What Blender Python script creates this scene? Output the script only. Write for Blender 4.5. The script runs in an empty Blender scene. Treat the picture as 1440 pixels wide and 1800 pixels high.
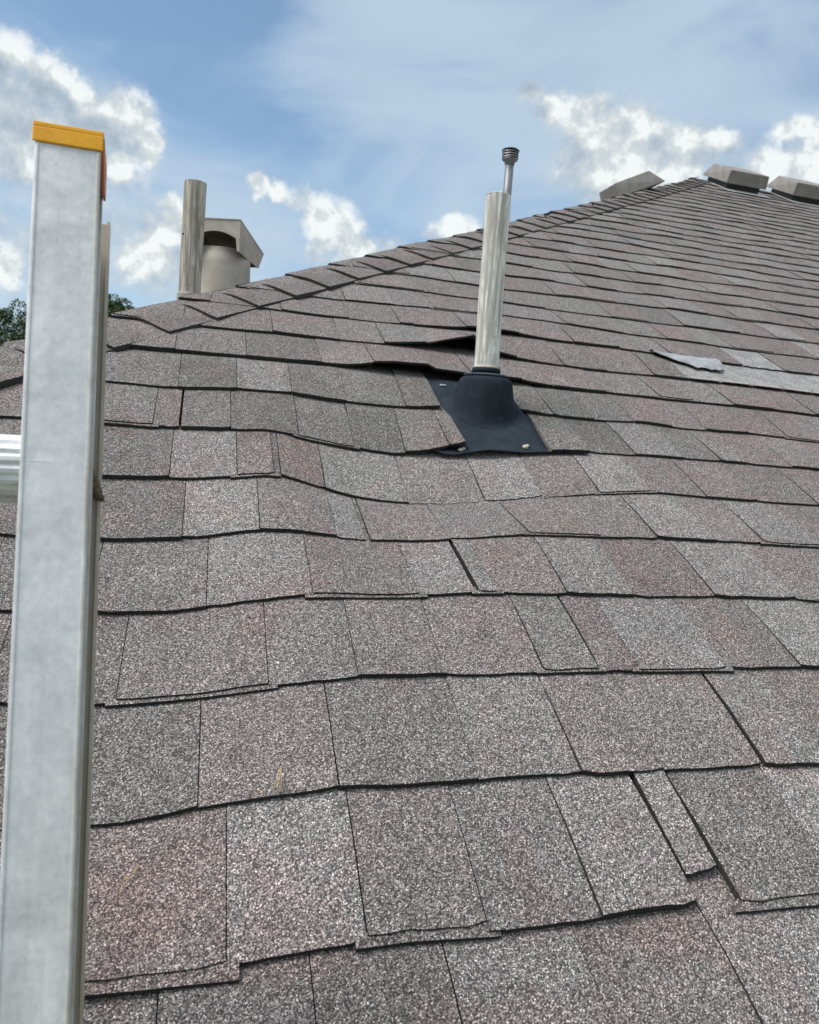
import bpy, math, random
import numpy as np
from mathutils import Vector, Matrix

random.seed(7)
RN = np.random.RandomState(5)
col = bpy.context.scene.collection
sc = bpy.context.scene

# ------------------------------------------------------------------ frame of the place
SL = 0.48419                      # roof slope (radians)
CS, SN = math.cos(SL), math.sin(SL)
DD = 0.61596                      # phone's height above the roof plane
V0, EX = 0.188138, 0.1429         # first course line and shingle exposure
ZC = 3.35                         # phone height above the ground
HC, HW = -1.622, 0.136            # hip line offset, half width of a hip cap
VR = 5.75                         # ridge (distance up the slope)
VE = 0.075                        # eave edge
F_PX = 1380.265

# ------------------------------------------------------------------ camera
cam = bpy.data.cameras.new('camera')
camo = bpy.data.objects.new('camera', cam); col.objects.link(camo)
CR = np.array([[0.964457, -0.050329, -0.259404], [-0.253257, 0.10403, -0.961789], [0.075391, 0.9933, 0.087586]])
M = Matrix([list(CR[i]) + [0] for i in range(3)] + [[0, 0, 0, 1]])
M.translation = Vector((0, 0, ZC))
camo.matrix_world = M
cam.sensor_fit = 'HORIZONTAL'; cam.sensor_width = 36; cam.lens = F_PX / 1440 * 36
cam.clip_start = 0.02; cam.clip_end = 5000
cam.dof.use_dof = True; cam.dof.focus_distance = 0.95; cam.dof.aperture_fstop = 21
sc.camera = camo

def ray(px, py):
    """direction in the world of a line of sight (used to measure the place from the photo)"""
    c = np.array([(px - 720) / F_PX, (900 - py) / F_PX, -1.0])
    return CR @ c
def seen(px, py, depth):
    return Vector(ray(px, py) * depth) + Vector((0, 0, ZC))
def project(p):
    c = CR.T @ (np.array(p) - np.array([0, 0, ZC]))
    return 720 + F_PX * c[0] / -c[2], 900 - F_PX * c[1] / -c[2], -c[2]

# ------------------------------------------------------------------ light
SUN_EL, SUN_AZ = 58.0, -95.0       # degrees; azimuth from +Y towards +X
SKY_STRENGTH = 0.10
sun = bpy.data.lights.new('sun', 'SUN'); sun.energy = 2.7; sun.angle = math.radians(28); sun.color = (1, 0.965, 0.91)
suno = bpy.data.objects.new('sun', sun); col.objects.link(suno)
sd = Vector((math.sin(math.radians(SUN_AZ)) * math.cos(math.radians(SUN_EL)),
             math.cos(math.radians(SUN_AZ)) * math.cos(math.radians(SUN_EL)), math.sin(math.radians(SUN_EL))))
suno.rotation_euler = sd.to_track_quat('Z', 'Y').to_euler(); suno.location = (3, 8, 12)

vs = sc.view_settings
vs.view_transform = 'Standard'; vs.look = 'None'; vs.gamma = 1.0; vs.use_curve_mapping = False
vs.exposure = 0.45

# ------------------------------------------------------------------ node helpers
class NT:
    def __init__(s, nt): s.t = nt; s.n = nt.nodes; s.l = nt.links
    def add(s, typ, **kw):
        n = s.n.new(typ)
        for k, v in kw.items(): setattr(n, k, v)
        return n
    def put(s, sock, v):
        if v is None: return
        if isinstance(v, bpy.types.NodeSocket): s.l.new(v, sock)
        else: sock.default_value = v
    def math(s, op, a, b=None, c=None, clamp=False):
        n = s.add('ShaderNodeMath', operation=op, use_clamp=clamp)
        for i, v in enumerate((a, b, c)): s.put(n.inputs[i], v) if v is not None else None
        return n.outputs[0]
    def vmath(s, op, a, b=None, scale=None):
        n = s.add('ShaderNodeVectorMath', operation=op)
        s.put(n.inputs[0], a)
        if b is not None: s.put(n.inputs[1], b)
        if scale is not None: s.put(n.inputs['Scale'], scale)
        return n.outputs['Value'] if op in ('DISTANCE', 'LENGTH', 'DOT_PRODUCT') else n.outputs[0]
    def noise(s, vec, scale, detail=3, rough=0.5, dist=0.0):
        n = s.add('ShaderNodeTexNoise'); s.put(n.inputs['Vector'], vec)
        n.inputs['Scale'].default_value = scale; n.inputs['Detail'].default_value = detail
        n.inputs['Roughness'].default_value = rough; n.inputs['Distortion'].default_value = dist
        return n.outputs['Fac']
    def voro(s, vec, scale, feature='F1', out='Color', rnd=1.0):
        n = s.add('ShaderNodeTexVoronoi', feature=feature); s.put(n.inputs['Vector'], vec)
        n.inputs['Scale'].default_value = scale; n.inputs['Randomness'].default_value = rnd
        return n.outputs[out]
    def ramp(s, fac, pts, interp='LINEAR'):
        n = s.add('ShaderNodeValToRGB'); s.put(n.inputs[0], fac); r = n.color_ramp; r.interpolation = interp
        while len(r.elements) > 1: r.elements.remove(r.elements[-1])
        for i, (p, c) in enumerate(pts):
            e = r.elements[0] if i == 0 else r.elements.new(p)
            e.position = p
            e.color = (c, c, c, 1) if not hasattr(c, '__len__') else (*c, 1)
        return n.outputs[0]
    def maprange(s, v, a, b, c=0.0, d=1.0, smooth=False):
        n = s.add('ShaderNodeMapRange'); n.interpolation_type = 'SMOOTHSTEP' if smooth else 'LINEAR'
        s.put(n.inputs[0], v)
        for i, x in enumerate((a, b, c, d)): s.put(n.inputs[i + 1], x)
        return n.outputs[0]
    def mix(s, fac, a, b, blend='MIX'):
        n = s.add('ShaderNodeMix', data_type='RGBA', blend_type=blend)
        s.put(n.inputs[0], fac)
        for i, x in ((6, a), (7, b)):
            if isinstance(x, bpy.types.NodeSocket): s.l.new(x, n.inputs[i])
            else: n.inputs[i].default_value = (*x, 1) if len(x) == 3 else x
        return n.outputs[2]
    def sep(s, v):
        n = s.add('ShaderNodeSeparateXYZ'); s.put(n.inputs[0], v); return n.outputs
    def comb(s, x, y, z):
        n = s.add('ShaderNodeCombineXYZ')
        for i, v in enumerate((x, y, z)): s.put(n.inputs[i], v)
        return n.outputs[0]

# ------------------------------------------------------------------ sky with clouds
world = bpy.data.worlds.new('World'); sc.world = world; world.use_nodes = True
w = NT(world.node_tree); w.n.clear()
out = w.add('ShaderNodeOutputWorld'); bg = w.add('ShaderNodeBackground')
sky = w.add('ShaderNodeTexSky', sky_type='NISHITA'); sky.sun_disc = False
sky.sun_elevation = math.radians(SUN_EL); sky.sun_rotation = math.radians(SUN_AZ)
sky.altitude = 0; sky.air_density = 1.0; sky.dust_density = 0.6; sky.ozone_density = 2.0
bg.inputs['Strength'].default_value = SKY_STRENGTH
S_ = 1 / SKY_STRENGTH
tc = w.add('ShaderNodeTexCoord').outputs['Generated']
dirn = w.vmath('NORMALIZE', tc)
X, Y, Z = w.sep(dirn)
# flatten towards the horizon as cloud decks do
flat = w.comb(X, Y, w.math('MULTIPLY', Z, 1.9))
n_big = w.noise(flat, 2.2, 5, 0.55, 0.3)
n_puff = w.noise(dirn, 15.0, 8, 0.58, 0.1)
# same noise shifted towards the sun, for the light on the billows
shift = (Vector(sd) * 0.3 + Vector((0.35, 0, 0.9))).normalized() * 0.014
n_puff2 = w.noise(w.vmath('ADD', dirn, tuple(shift)), 15.0, 8, 0.58, 0.1)
n_fine = w.noise(dirn, 45.0, 4, 0.6, 0.0)
BL = [  # seat of each cumulus head in the sky, radius in the same measure, weight
 (-40, 200, 170, 1), (60, 235, 115, 1), (130, 205, 95, 1), (185, 230, 85, 1), (235, 240, 58, 1), (80, 150, 78, 1), (10, 120, 62, 1), (130, 300, 80, .8), (210, 290, 60, .9), (262, 262, 36, 1),
 (600, 415, 58, 1), (562, 385, 46, 1), (635, 440, 42, 1), (525, 350, 28, .9), (660, 445, 26, 1), (560, 440, 40, .8), (455, 330, 26, .75), (490, 338, 22, .7),
 (795, 402, 34, .95), (760, 412, 26, .8), (822, 408, 26, .8), (700, 440, 30, .6),
 (300, 375, 38, .9), (262, 392, 40, .8), (285, 440, 66, .8), (238, 450, 50, .8), (330, 470, 60, .7), (395, 470, 30, .6), (285, 490, 45, .6),
 (20, 475, 60, .7), (60, 430, 42, .6), (-20, 400, 60, .7), (30, 280, 60, .8), (205, 395, 34, .5),
 (938, 170, 30, .95), (975, 190, 46, 1), (1035, 215, 66, 1), (1105, 250, 88, 1), (1190, 255, 72, 1), (1255, 250, 50, 1), (1287, 262, 30, 1), (1050, 290, 90, .85), (1150, 320, 90, 1), (1005, 300, 60, .7), (1080, 330, 80, 1),
 (1385, 240, 38, 1), (1425, 225, 46, 1), (1470, 235, 90, 1), (1400, 300, 70, .8), (1320, 330, 80, .7), (1520, 280, 110, 1)]
nw = w.add('ShaderNodeTexNoise'); w.l.new(dirn, nw.inputs['Vector']); nw.inputs['Scale'].default_value = 11.0; nw.inputs['Detail'].default_value = 5.0; nw.inputs['Roughness'].default_value = 0.6
warped = w.vmath('ADD', dirn, w.vmath('SCALE', w.vmath('SUBTRACT', nw.outputs['Color'], (0.5, 0.5, 0.5)), scale=0.072))
field = None
for (px, py, r, wt) in BL:
    d = ray(px, py); d = d / np.linalg.norm(d)
    dist = w.vmath('DISTANCE', warped, tuple(float(a) for a in d))
    # radius in direction space (a little wider off the axis)
    rr = r / F_PX / (1 + ((px - 720) ** 2 + (py - 900) ** 2) / F_PX ** 2) ** 0.85
    v = w.math('MULTIPLY_ADD', dist, -wt / rr, wt)
    field = v if field is None else w.math('SMOOTH_MAX', field, v, 0.45)
RIM = [(35, 82, 34), (85, 95, 22), (115, 125, 26), (145, 155, 26), (205, 190, 30), (245, 212, 40), (268, 245, 30), (60, 290, 26), (210, 300, 22), (565, 372, 34), (600, 405, 40), (640, 432, 34), (305, 362, 26), (262, 445, 38),
       (795, 400, 30), (985, 185, 30), (1040, 200, 34), (1175, 300, 52), (1130, 235, 30), (1200, 235, 30), (1270, 240, 30), (1375, 238, 26), (1425, 212, 32), (1180, 345, 40), (455, 330, 24), (490, 340, 20), (1080, 300, 50), (1120, 330, 60), (1060, 250, 34), (285, 400, 30), (240, 470, 26), (530, 400, 28), (20, 470, 34), (1430, 300, 40), (1350, 300, 30)]
rim = None
for (px, py, r) in RIM:
    d = ray(px, py); d = d / np.linalg.norm(d)
    rr = r / F_PX / (1 + ((px - 720) ** 2 + (py - 900) ** 2) / F_PX ** 2) ** 0.85
    v = w.math('MULTIPLY_ADD', w.vmath('DISTANCE', warped, tuple(float(a) for a in d)), -1 / rr, 1.0)
    rim = v if rim is None else w.math('SMOOTH_MAX', rim, v, 0.4)
rim = w.maprange(rim, -0.7, 0.6, 0, 1, True)
# the same kind of broken cumulus over the rest of the sky
fwd = tuple(float(a) for a in (ray(720, 420) / np.linalg.norm(ray(720, 420))))
away = w.maprange(w.vmath('DISTANCE', dirn, fwd), 0.62, 0.85, 0, 1)
gen = w.math('MULTIPLY', w.math('MULTIPLY_ADD', w.noise(flat, 4.2, 4, 0.5), 5.0, -2.05), away)
gen = w.math('MULTIPLY_ADD', away, 0.6, w.math('SUBTRACT', gen, 0.6))
field = w.math('MAXIMUM', field, gen)
field = w.math('MINIMUM', field, 1.0)
dens = w.math('ADD', field, w.math('MULTIPLY_ADD', n_puff, 1.35, -0.675 - 0.02))
dens = w.math('ADD', dens, w.math('MULTIPLY_ADD', n_fine, 0.36, -0.18))
soft = w.maprange(rim, 0, 1, 0.75, 0.30)
mask = w.add('ShaderNodeMapRange'); mask.interpolation_type = 'SMOOTHSTEP'; w.l.new(dens, mask.inputs[0]); mask.inputs[1].default_value = -0.24; w.l.new(soft, mask.inputs[2]); mask = mask.outputs[0]
rim = w.math('MAXIMUM', rim, w.math('MULTIPLY', away, 0.6))
emb = w.math('MULTIPLY', w.math('SUBTRACT', n_puff, n_puff2), 3.2)
body = w.maprange(dens, 0.12, 0.95, 0.0, 1.0, True)
lit = w.math('ADD', w.math('SUBTRACT', w.math('MULTIPLY_ADD', rim, 0.44, 0.62), w.math('MULTIPLY', body, 0.18)), emb, clamp=True)
ccol = w.ramp(lit, [(0.0, (0.24 * S_, 0.295 * S_, 0.36 * S_)), (0.45, (0.35 * S_, 0.41 * S_, 0.47 * S_)), (0.8, (0.50 * S_, 0.54 * S_, 0.55 * S_)), (1.0, (0.68 * S_, 0.705 * S_, 0.70 * S_))])
# colour ramps clamp nothing above 1 in value, so scale separately
# thin high veil
veil_n = w.noise(w.comb(w.math('MULTIPLY', X, 1.0), Y, w.math('MULTIPLY', Z, 3.2)), 2.6, 6, 0.5, 0.6)
veil = w.maprange(veil_n, 0.36, 0.66, 0.12, 0.85, True)
low = w.math('MULTIPLY', w.maprange(Z, 0.0, 0.34, 1.0, 0.0, True), w.maprange(w.noise(w.comb(X, Y, w.math('MULTIPLY', Z, 3.5)), 7.0, 6, 0.6, 0.4), 0.40, 0.66, 0.15, 1.0, True))
base = w.mix(1.0, sky.outputs[0], (1.02, 1.10, 1.08), 'MULTIPLY')
HB = [(1020, 60, 420), (1400, 90, 330), (640, 110, 220), (80, 400, 230), (330, 450, 220), (600, 20, 260), (140, 230, 230), (1130, 260, 230)]
hb = None
for (px, py, r) in HB:
    d = ray(px, py); d = d / np.linalg.norm(d)
    v = w.math('MULTIPLY_ADD', w.vmath('DISTANCE', warped, tuple(float(a) for a in d)), -F_PX / r, 1.0)
    hb = v if hb is None else w.math('SMOOTH_MAX', hb, v, 0.5)
hb = w.math('MAXIMUM', hb, w.math('MULTIPLY', away, 0.35))
hb = w.maprange(w.math('ADD', hb, w.math('MULTIPLY_ADD', veil_n, 3.4, -1.75)), 0.0, 0.85, 0, 0.62, True)
base = w.mix(veil, base, (0.33 * S_, 0.445 * S_, 0.575 * S_))
base = w.mix(hb, base, (0.385 * S_, 0.48 * S_, 0.57 * S_))
base = w.mix(w.math('MULTIPLY', low, 0.75), base, (0.46 * S_, 0.53 * S_, 0.58 * S_))
full = w.mix(w.math('MULTIPLY', mask, 0.95), base, ccol)
w.l.new(full, bg.inputs['Color']); w.l.new(bg.outputs[0], out.inputs['Surface'])

# ------------------------------------------------------------------ materials
def new_mat(name):
    m = bpy.data.materials.new(name); m.use_nodes = True
    t = NT(m.node_tree); b = m.node_tree.nodes['Principled BSDF']
    return m, t, b
def bump(t, b, h, dist, strength=1.0):
    n = t.add('ShaderNodeBump'); n.inputs['Strength'].default_value = strength; n.inputs['Distance'].default_value = dist
    t.l.new(h, n.inputs['Height']); t.l.new(n.outputs[0], b.inputs['Normal'])

def granule_material(name, use_attr=True, base=(0.15, 0.135, 0.13)):
    m, t, b = new_mat(name)
    pos = t.add('ShaderNodeNewGeometry').outputs['Position']
    wob = t.noise(pos, 900, 1, 0.5)
    vec = t.vmath('ADD', pos, t.vmath('SCALE', t.comb(wob, wob, wob), scale=0.0012))
    c1 = t.voro(vec, 790)
    r1, g1, b1 = t.sep(c1)
    val = t.ramp(r1, [(0.0, 0.28), (0.26, 0.36), (0.38, 0.72), (0.62, 0.95), (0.75, 1.30), (0.90, 1.75), (0.95, 2.4), (1.0, 3.1)])
    edge = t.voro(vec, 790, 'F1', 'Distance')
    val = t.mix(1.0, val, t.ramp(t.math('MULTIPLY', edge, 1.0), [(0.30, 1.0), (0.75, 0.45)]), 'MULTIPLY')
    if use_attr:
        at = t.add('ShaderNodeAttribute', attribute_name='tint').outputs['Color']
    else:
        at = base + (1,)
        n = t.add('ShaderNodeRGB'); n.outputs[0].default_value = at; at = n.outputs[0]
    # blotches: rusty granule blends and a chalky bloom
    n1 = t.noise(pos, 9, 4, 0.6, 0.4)
    n2 = t.noise(pos, 22, 5, 0.65, 0.3)
    n3 = t.noise(pos, 3.1, 3, 0.5); n4 = t.noise(pos, 5.5, 6, 0.7, 0.6)
    colr = t.mix(t.maprange(n1, 0.48, 0.66, 0, 0.7, True), at, t.mix(1.0, at, (1.08, 0.92, 0.895), 'MULTIPLY'))
    colr = t.mix(t.maprange(n3, 0.35, 0.7, 0.0, 0.3), colr, t.mix(1.0, colr, (0.975, 0.99, 1.0), 'MULTIPLY'))
    colr = t.mix(t.maprange(n2, 0.56, 0.74, 0, 0.45, True), colr, (0.36, 0.36, 0.36))
    colr = t.mix(t.maprange(n2, 0.44, 0.26, 0, 0.5, True), colr, t.mix(1.0, colr, (0.55, 0.55, 0.55), 'MULTIPLY'))
    colr = t.mix(t.maprange(n4, 0.52, 0.66, 0, 0.35, True), colr, t.mix(1.0, colr, (1.45, 1.42, 1.40), 'MULTIPLY'))
    colr = t.mix(t.maprange(n4, 0.42, 0.30, 0, 0.5, True), colr, t.mix(1.0, colr, (0.62, 0.60, 0.60), 'MULTIPLY'))
    # single granules differ in hue
    colr = t.mix(t.maprange(g1, 0.55, 0.95, 0, 0.35), colr, t.mix(1.0, colr, (1.25, 0.98, 0.82), 'MULTIPLY'))
    fin = t.mix(1.0, colr, val, 'MULTIPLY')
    t.l.new(fin, b.inputs['Base Color'])
    b.inputs['Roughness'].default_value = 0.85; b.inputs['Specular IOR Level'].default_value = 0.25
    hh = t.math('ADD', t.math('MULTIPLY', edge, -1.0), t.math('MULTIPLY', r1, 0.5))
    bump(t, b, hh, 0.0010, 0.8)
    return m
M_SH = granule_material('mineral_granules')
def simple(name, colr, rough=0.6, metal=0.0, spec=0.5):
    m, t, b = new_mat(name)
    b.inputs['Base Color'].default_value = (*colr, 1); b.inputs['Roughness'].default_value = rough
    b.inputs['Metallic'].default_value = metal; b.inputs['Specular IOR Level'].default_value = spec
    return m
def asphalt_edge():
    m, t, b = new_mat('asphalt_edge')
    pos = t.add('ShaderNodeNewGeometry').outputs['Position']
    c = t.ramp(t.noise(pos, 420, 3, 0.7), [(0.35, (0.010, 0.010, 0.010)), (0.62, (0.035, 0.033, 0.031)), (0.75, (0.16, 0.15, 0.14))])
    t.l.new(c, b.inputs['Base Color']); b.inputs['Roughness'].default_value = 0.8
    bump(t, b, t.noise(pos, 500, 3, 0.6), 0.001)
    return m
M_EDGE = asphalt_edge()
def bare_mat():
    m, t, b = new_mat('bare_shingle_mat')
    pos = t.add('ShaderNodeNewGeometry').outputs['Position']
    c = t.ramp(t.noise(pos, 300, 4, 0.75), [(0.36, (0.10, 0.10, 0.098)), (0.5, (0.27, 0.27, 0.268)), (0.64, (0.50, 0.50, 0.49))])
    c = t.mix(t.maprange(t.noise(pos, 25, 4, 0.6), 0.4, 0.62, 0, 0.75), c, t.mix(1.0, c, (0.70, 0.66, 0.64), 'MULTIPLY'))
    t.l.new(c, b.inputs['Base Color']); b.inputs['Roughness'].default_value = 0.9
    bump(t, b, t.noise(pos, 400, 3, 0.6), 0.001, 0.6)
    return m
M_BARE = bare_mat()

def aluminium(name, dirty=0.0, cream=0.0):
    m, t, b = new_mat(name)
    tc_ = t.add('ShaderNodeTexCoord').outputs['Object']
    x, y, z = t.sep(tc_)
    streak = t.noise(t.comb(t.math('MULTIPLY', x, 14), t.math('MULTIPLY', y, 14), t.math('MULTIPLY', z, 1.0)), 12, 4, 0.6)
    blot = t.noise(tc_, 28, 5, 0.65, 0.6)
    fine = t.noise(tc_, 210, 4, 0.7)
    c = t.ramp(t.math('ADD', t.math('MULTIPLY', blot, 0.6), t.math('MULTIPLY', fine, 0.4)), [(0.36, (0.58, 0.59, 0.61)), (0.5, (0.72, 0.725, 0.745)), (0.64, (0.86, 0.86, 0.87))])
    c = t.mix(t.maprange(streak, 0.5, 0.75, 0, 0.25), c, (0.45, 0.45, 0.47))
    scr = t.noise(t.comb(t.math('MULTIPLY_ADD', z, 0.25, t.math('MULTIPLY', x, 1.0)), y, t.math('MULTIPLY', z, 0.05)), 620, 2, 0.5)
    c = t.mix(t.maprange(scr, 0.66, 0.74, 0, 0.35), c, (0.86, 0.86, 0.88))
    edge_ = t.math('MULTIPLY', t.maprange(x, 0.0138, 0.0162, 0, 1, True), t.maprange(t.noise(tc_, 26, 5, 0.7), 0.35, 0.62, 0.15, 1.0))
    c = t.mix(t.math('MULTIPLY', edge_, 0.75), c, (0.40, 0.34, 0.25))
    spots = t.noise(tc_, 60, 3, 0.6, 1.0)
    c = t.mix(t.maprange(spots, 0.70, 0.76, 0, 0.35), c, (0.40, 0.30, 0.24))
    if cream: c = t.mix(cream, c, (0.60, 0.54, 0.42))
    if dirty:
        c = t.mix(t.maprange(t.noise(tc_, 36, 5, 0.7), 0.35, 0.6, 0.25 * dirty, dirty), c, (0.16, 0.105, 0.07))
    t.l.new(c, b.inputs['Base Color'])
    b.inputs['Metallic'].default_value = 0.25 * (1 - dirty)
    t.l.new(t.maprange(blot, 0.3, 0.7, 0.38, 0.62), b.inputs['Roughness'])
    bump(t, b, t.math('ADD', t.math('MULTIPLY', streak, 0.4), t.math('MULTIPLY', blot, 0.8)), 0.0006, 0.6)
    return m
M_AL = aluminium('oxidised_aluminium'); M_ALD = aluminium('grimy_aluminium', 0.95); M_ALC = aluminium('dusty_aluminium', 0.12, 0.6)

def pvc(name, light, dark, rim=0.5):
    m, t, b = new_mat(name)
    tc_ = t.add('ShaderNodeTexCoord').outputs['Object']
    x, y, z = t.sep(tc_)
    st = t.comb(x, y, t.math('MULTIPLY', z, 0.055))
    n = t.noise(st, 120, 4, 0.62, 0.5)
    n2 = t.noise(t.comb(x, y, t.math('MULTIPLY', z, 0.25)), 45, 4, 0.6, 0.8)
    c = t.ramp(n, [(0.43, dark), (0.485, tuple(0.5 * (a + b_) for a, b_ in zip(light, dark))), (0.56, light)])
    c = t.mix(t.maprange(n2, 0.46, 0.62, 0, 0.6, True), c, tuple(a * 0.92 for a in dark))
    foot = t.maprange(z, 0.0, 0.07, 1.0, 0.0)
    c = t.mix(t.math('MULTIPLY', foot, t.maprange(n2, 0.4, 0.6, 0.1, 0.7)), c, (0.62, 0.60, 0.54))
    t.l.new(c, b.inputs['Base Color']); b.inputs['Roughness'].default_value = 0.95; b.inputs['Specular IOR Level'].default_value = 0.15
    bump(t, b, n, 0.0012, 0.8)
    return m
M_PVC = pvc('weathered_pvc', (0.86, 0.85, 0.80), (0.44, 0.43, 0.39))
M_PVC2 = pvc('weathered_tan_pvc', (0.58, 0.54, 0.47), (0.29, 0.26, 0.22))

def sheet_metal(name, c0, c1, rough=0.55, metal=0.5, scale=18):
    m, t, b = new_mat(name)
    tc_ = t.add('ShaderNodeTexCoord').outputs['Object']
    n = t.noise(tc_, scale, 5, 0.6, 0.5); n2 = t.noise(tc_, scale * 6, 3, 0.6)
    c = t.mix(t.maprange(n, 0.35, 0.65, 0, 1), c0, c1)
    c = t.mix(t.maprange(n2, 0.5, 0.75, 0, 0.25), c, tuple(a * 0.6 for a in c0))
    t.l.new(c, b.inputs['Base Color']); b.inputs['Metallic'].default_value = metal
    b.inputs['Roughness'].default_value = rough
    bump(t, b, n, 0.001, 0.4)
    return m
M_HOOD = sheet_metal('weathered_galvanised_metal', (0.40, 0.365, 0.31), (0.52, 0.48, 0.42), 0.6, 0.2)
M_VENT = sheet_metal('painted_vent_metal', (0.23, 0.21, 0.19), (0.31, 0.29, 0.27), 0.65, 0.1)
M_VENTL = sheet_metal('bare_flange_metal', (0.50, 0.50, 0.50), (0.7, 0.7, 0.7), 0.5, 0.3, 40)
M_FLUE = sheet_metal('grey_flue_metal', (0.20, 0.21, 0.22), (0.27, 0.28, 0.29), 0.5, 0.4)
M_DARK = simple('dark_metal', (0.03, 0.03, 0.032), 0.5, 0.3)
def rubber(nm='black_rubber', k_=1.0):
    m, t, b = new_mat(nm)
    tc_ = t.add('ShaderNodeTexCoord').outputs['Object']
    n = t.noise(tc_, 30, 5, 0.65, 0.3); n2 = t.noise(tc_, 240, 3, 0.7)
    c = t.mix(t.maprange(n, 0.4, 0.7, 0, 1), (0.015 * k_, 0.020 * k_, 0.027 * k_), (0.023 * k_, 0.029 * k_, 0.037 * k_))
    dust = t.math('MULTIPLY', t.maprange(n2, 0.60, 0.74, 0, 1), t.maprange(t.noise(tc_, 14, 2, 0.5), 0.46, 0.62, 0.05, 1))
    c = t.mix(t.math('MULTIPLY', dust, 0.6), c, (0.16, 0.16, 0.16))
    t.l.new(c, b.inputs['Base Color']); b.inputs['Roughness'].default_value = 0.8; b.inputs['Specular IOR Level'].default_value = 0.08
    bump(t, b, t.math('ADD', n, t.math('MULTIPLY', n2, 0.3)), 0.0006, 0.5)
    return m
M_RUB = rubber('black_rubber', 1.25); M_FLG = rubber('dusty_flange', 1.45); M_RIM = rubber('pale_rubber_rim', 3.2)  # collar rim takes the same rubber in a paler grey
M_YEL = sheet_metal('yellow_plastic', (0.80, 0.36, 0.003), (0.86, 0.41, 0.005), 0.6, 0.0, 60)
M_ORG = sheet_metal('orange_plastic', (0.55, 0.13, 0.03), (0.62, 0.17, 0.04), 0.5, 0.0, 60)
M_RUST = sheet_metal('corroded_nail', (0.34, 0.28, 0.20), (0.62, 0.58, 0.50), 0.8, 0.0, 300)
M_NAIL = simple('bright_nail', (0.75, 0.77, 0.8), 0.3, 0.8)
M_MUD = sheet_metal('dried_mud', (0.10, 0.07, 0.045), (0.20, 0.15, 0.10), 0.95, 0.0, 200)
M_STRAW = simple('dry_straw', (0.50, 0.36, 0.17), 0.8)
M_WALL = sheet_metal('painted_stucco', (0.50, 0.47, 0.42), (0.56, 0.53, 0.48), 0.9, 0.0, 6)
M_TRIM = simple('white_trim', (0.7, 0.69, 0.66), 0.6)
M_BARK = sheet_metal('bark', (0.09, 0.07, 0.05), (0.15, 0.12, 0.09), 0.9, 0.0, 8)
def fibre():
    m, t, b = new_mat('flap_underside')
    pos = t.add('ShaderNodeNewGeometry').outputs['Position']
    c = t.ramp(t.noise(pos, 60, 5, 0.6), [(0.35, (0.24, 0.25, 0.265)), (0.65, (0.39, 0.40, 0.425))])
    t.l.new(c, b.inputs['Base Color']); b.inputs['Roughness'].default_value = 0.7
    bump(t, b, t.noise(pos, 200, 3, 0.6), 0.001)
    return m
M_FLAP = fibre()
def leafmat():
    m, t, b = new_mat('tree_leaves')
    pos = t.add('ShaderNodeNewGeometry').outputs['Position']
    r = t.add('ShaderNodeObjectInfo').outputs['Random']
    c = t.ramp(t.noise(pos, 2.5, 3, 0.6), [(0.35, (0.025, 0.055, 0.015)), (0.65, (0.075, 0.12, 0.035))])
    t.l.new(c, b.inputs['Base Color']); b.inputs['Roughness'].default_value = 0.55
    b.inputs['Transmission Weight'].default_value = 0.0
    return m
M_LEAF = leafmat()
def grassmat():
    m, t, b = new_mat('lawn_grass')
    pos = t.add('ShaderNodeNewGeometry').outputs['Position']
    c = t.ramp(t.noise(pos, 0.4, 8, 0.7), [(0.3, (0.06, 0.08, 0.03)), (0.7, (0.14, 0.15, 0.07))])
    t.l.new(c, b.inputs['Base Color']); b.inputs['Roughness'].default_value = 0.9
    return m
M_GRASS = grassmat()

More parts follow.
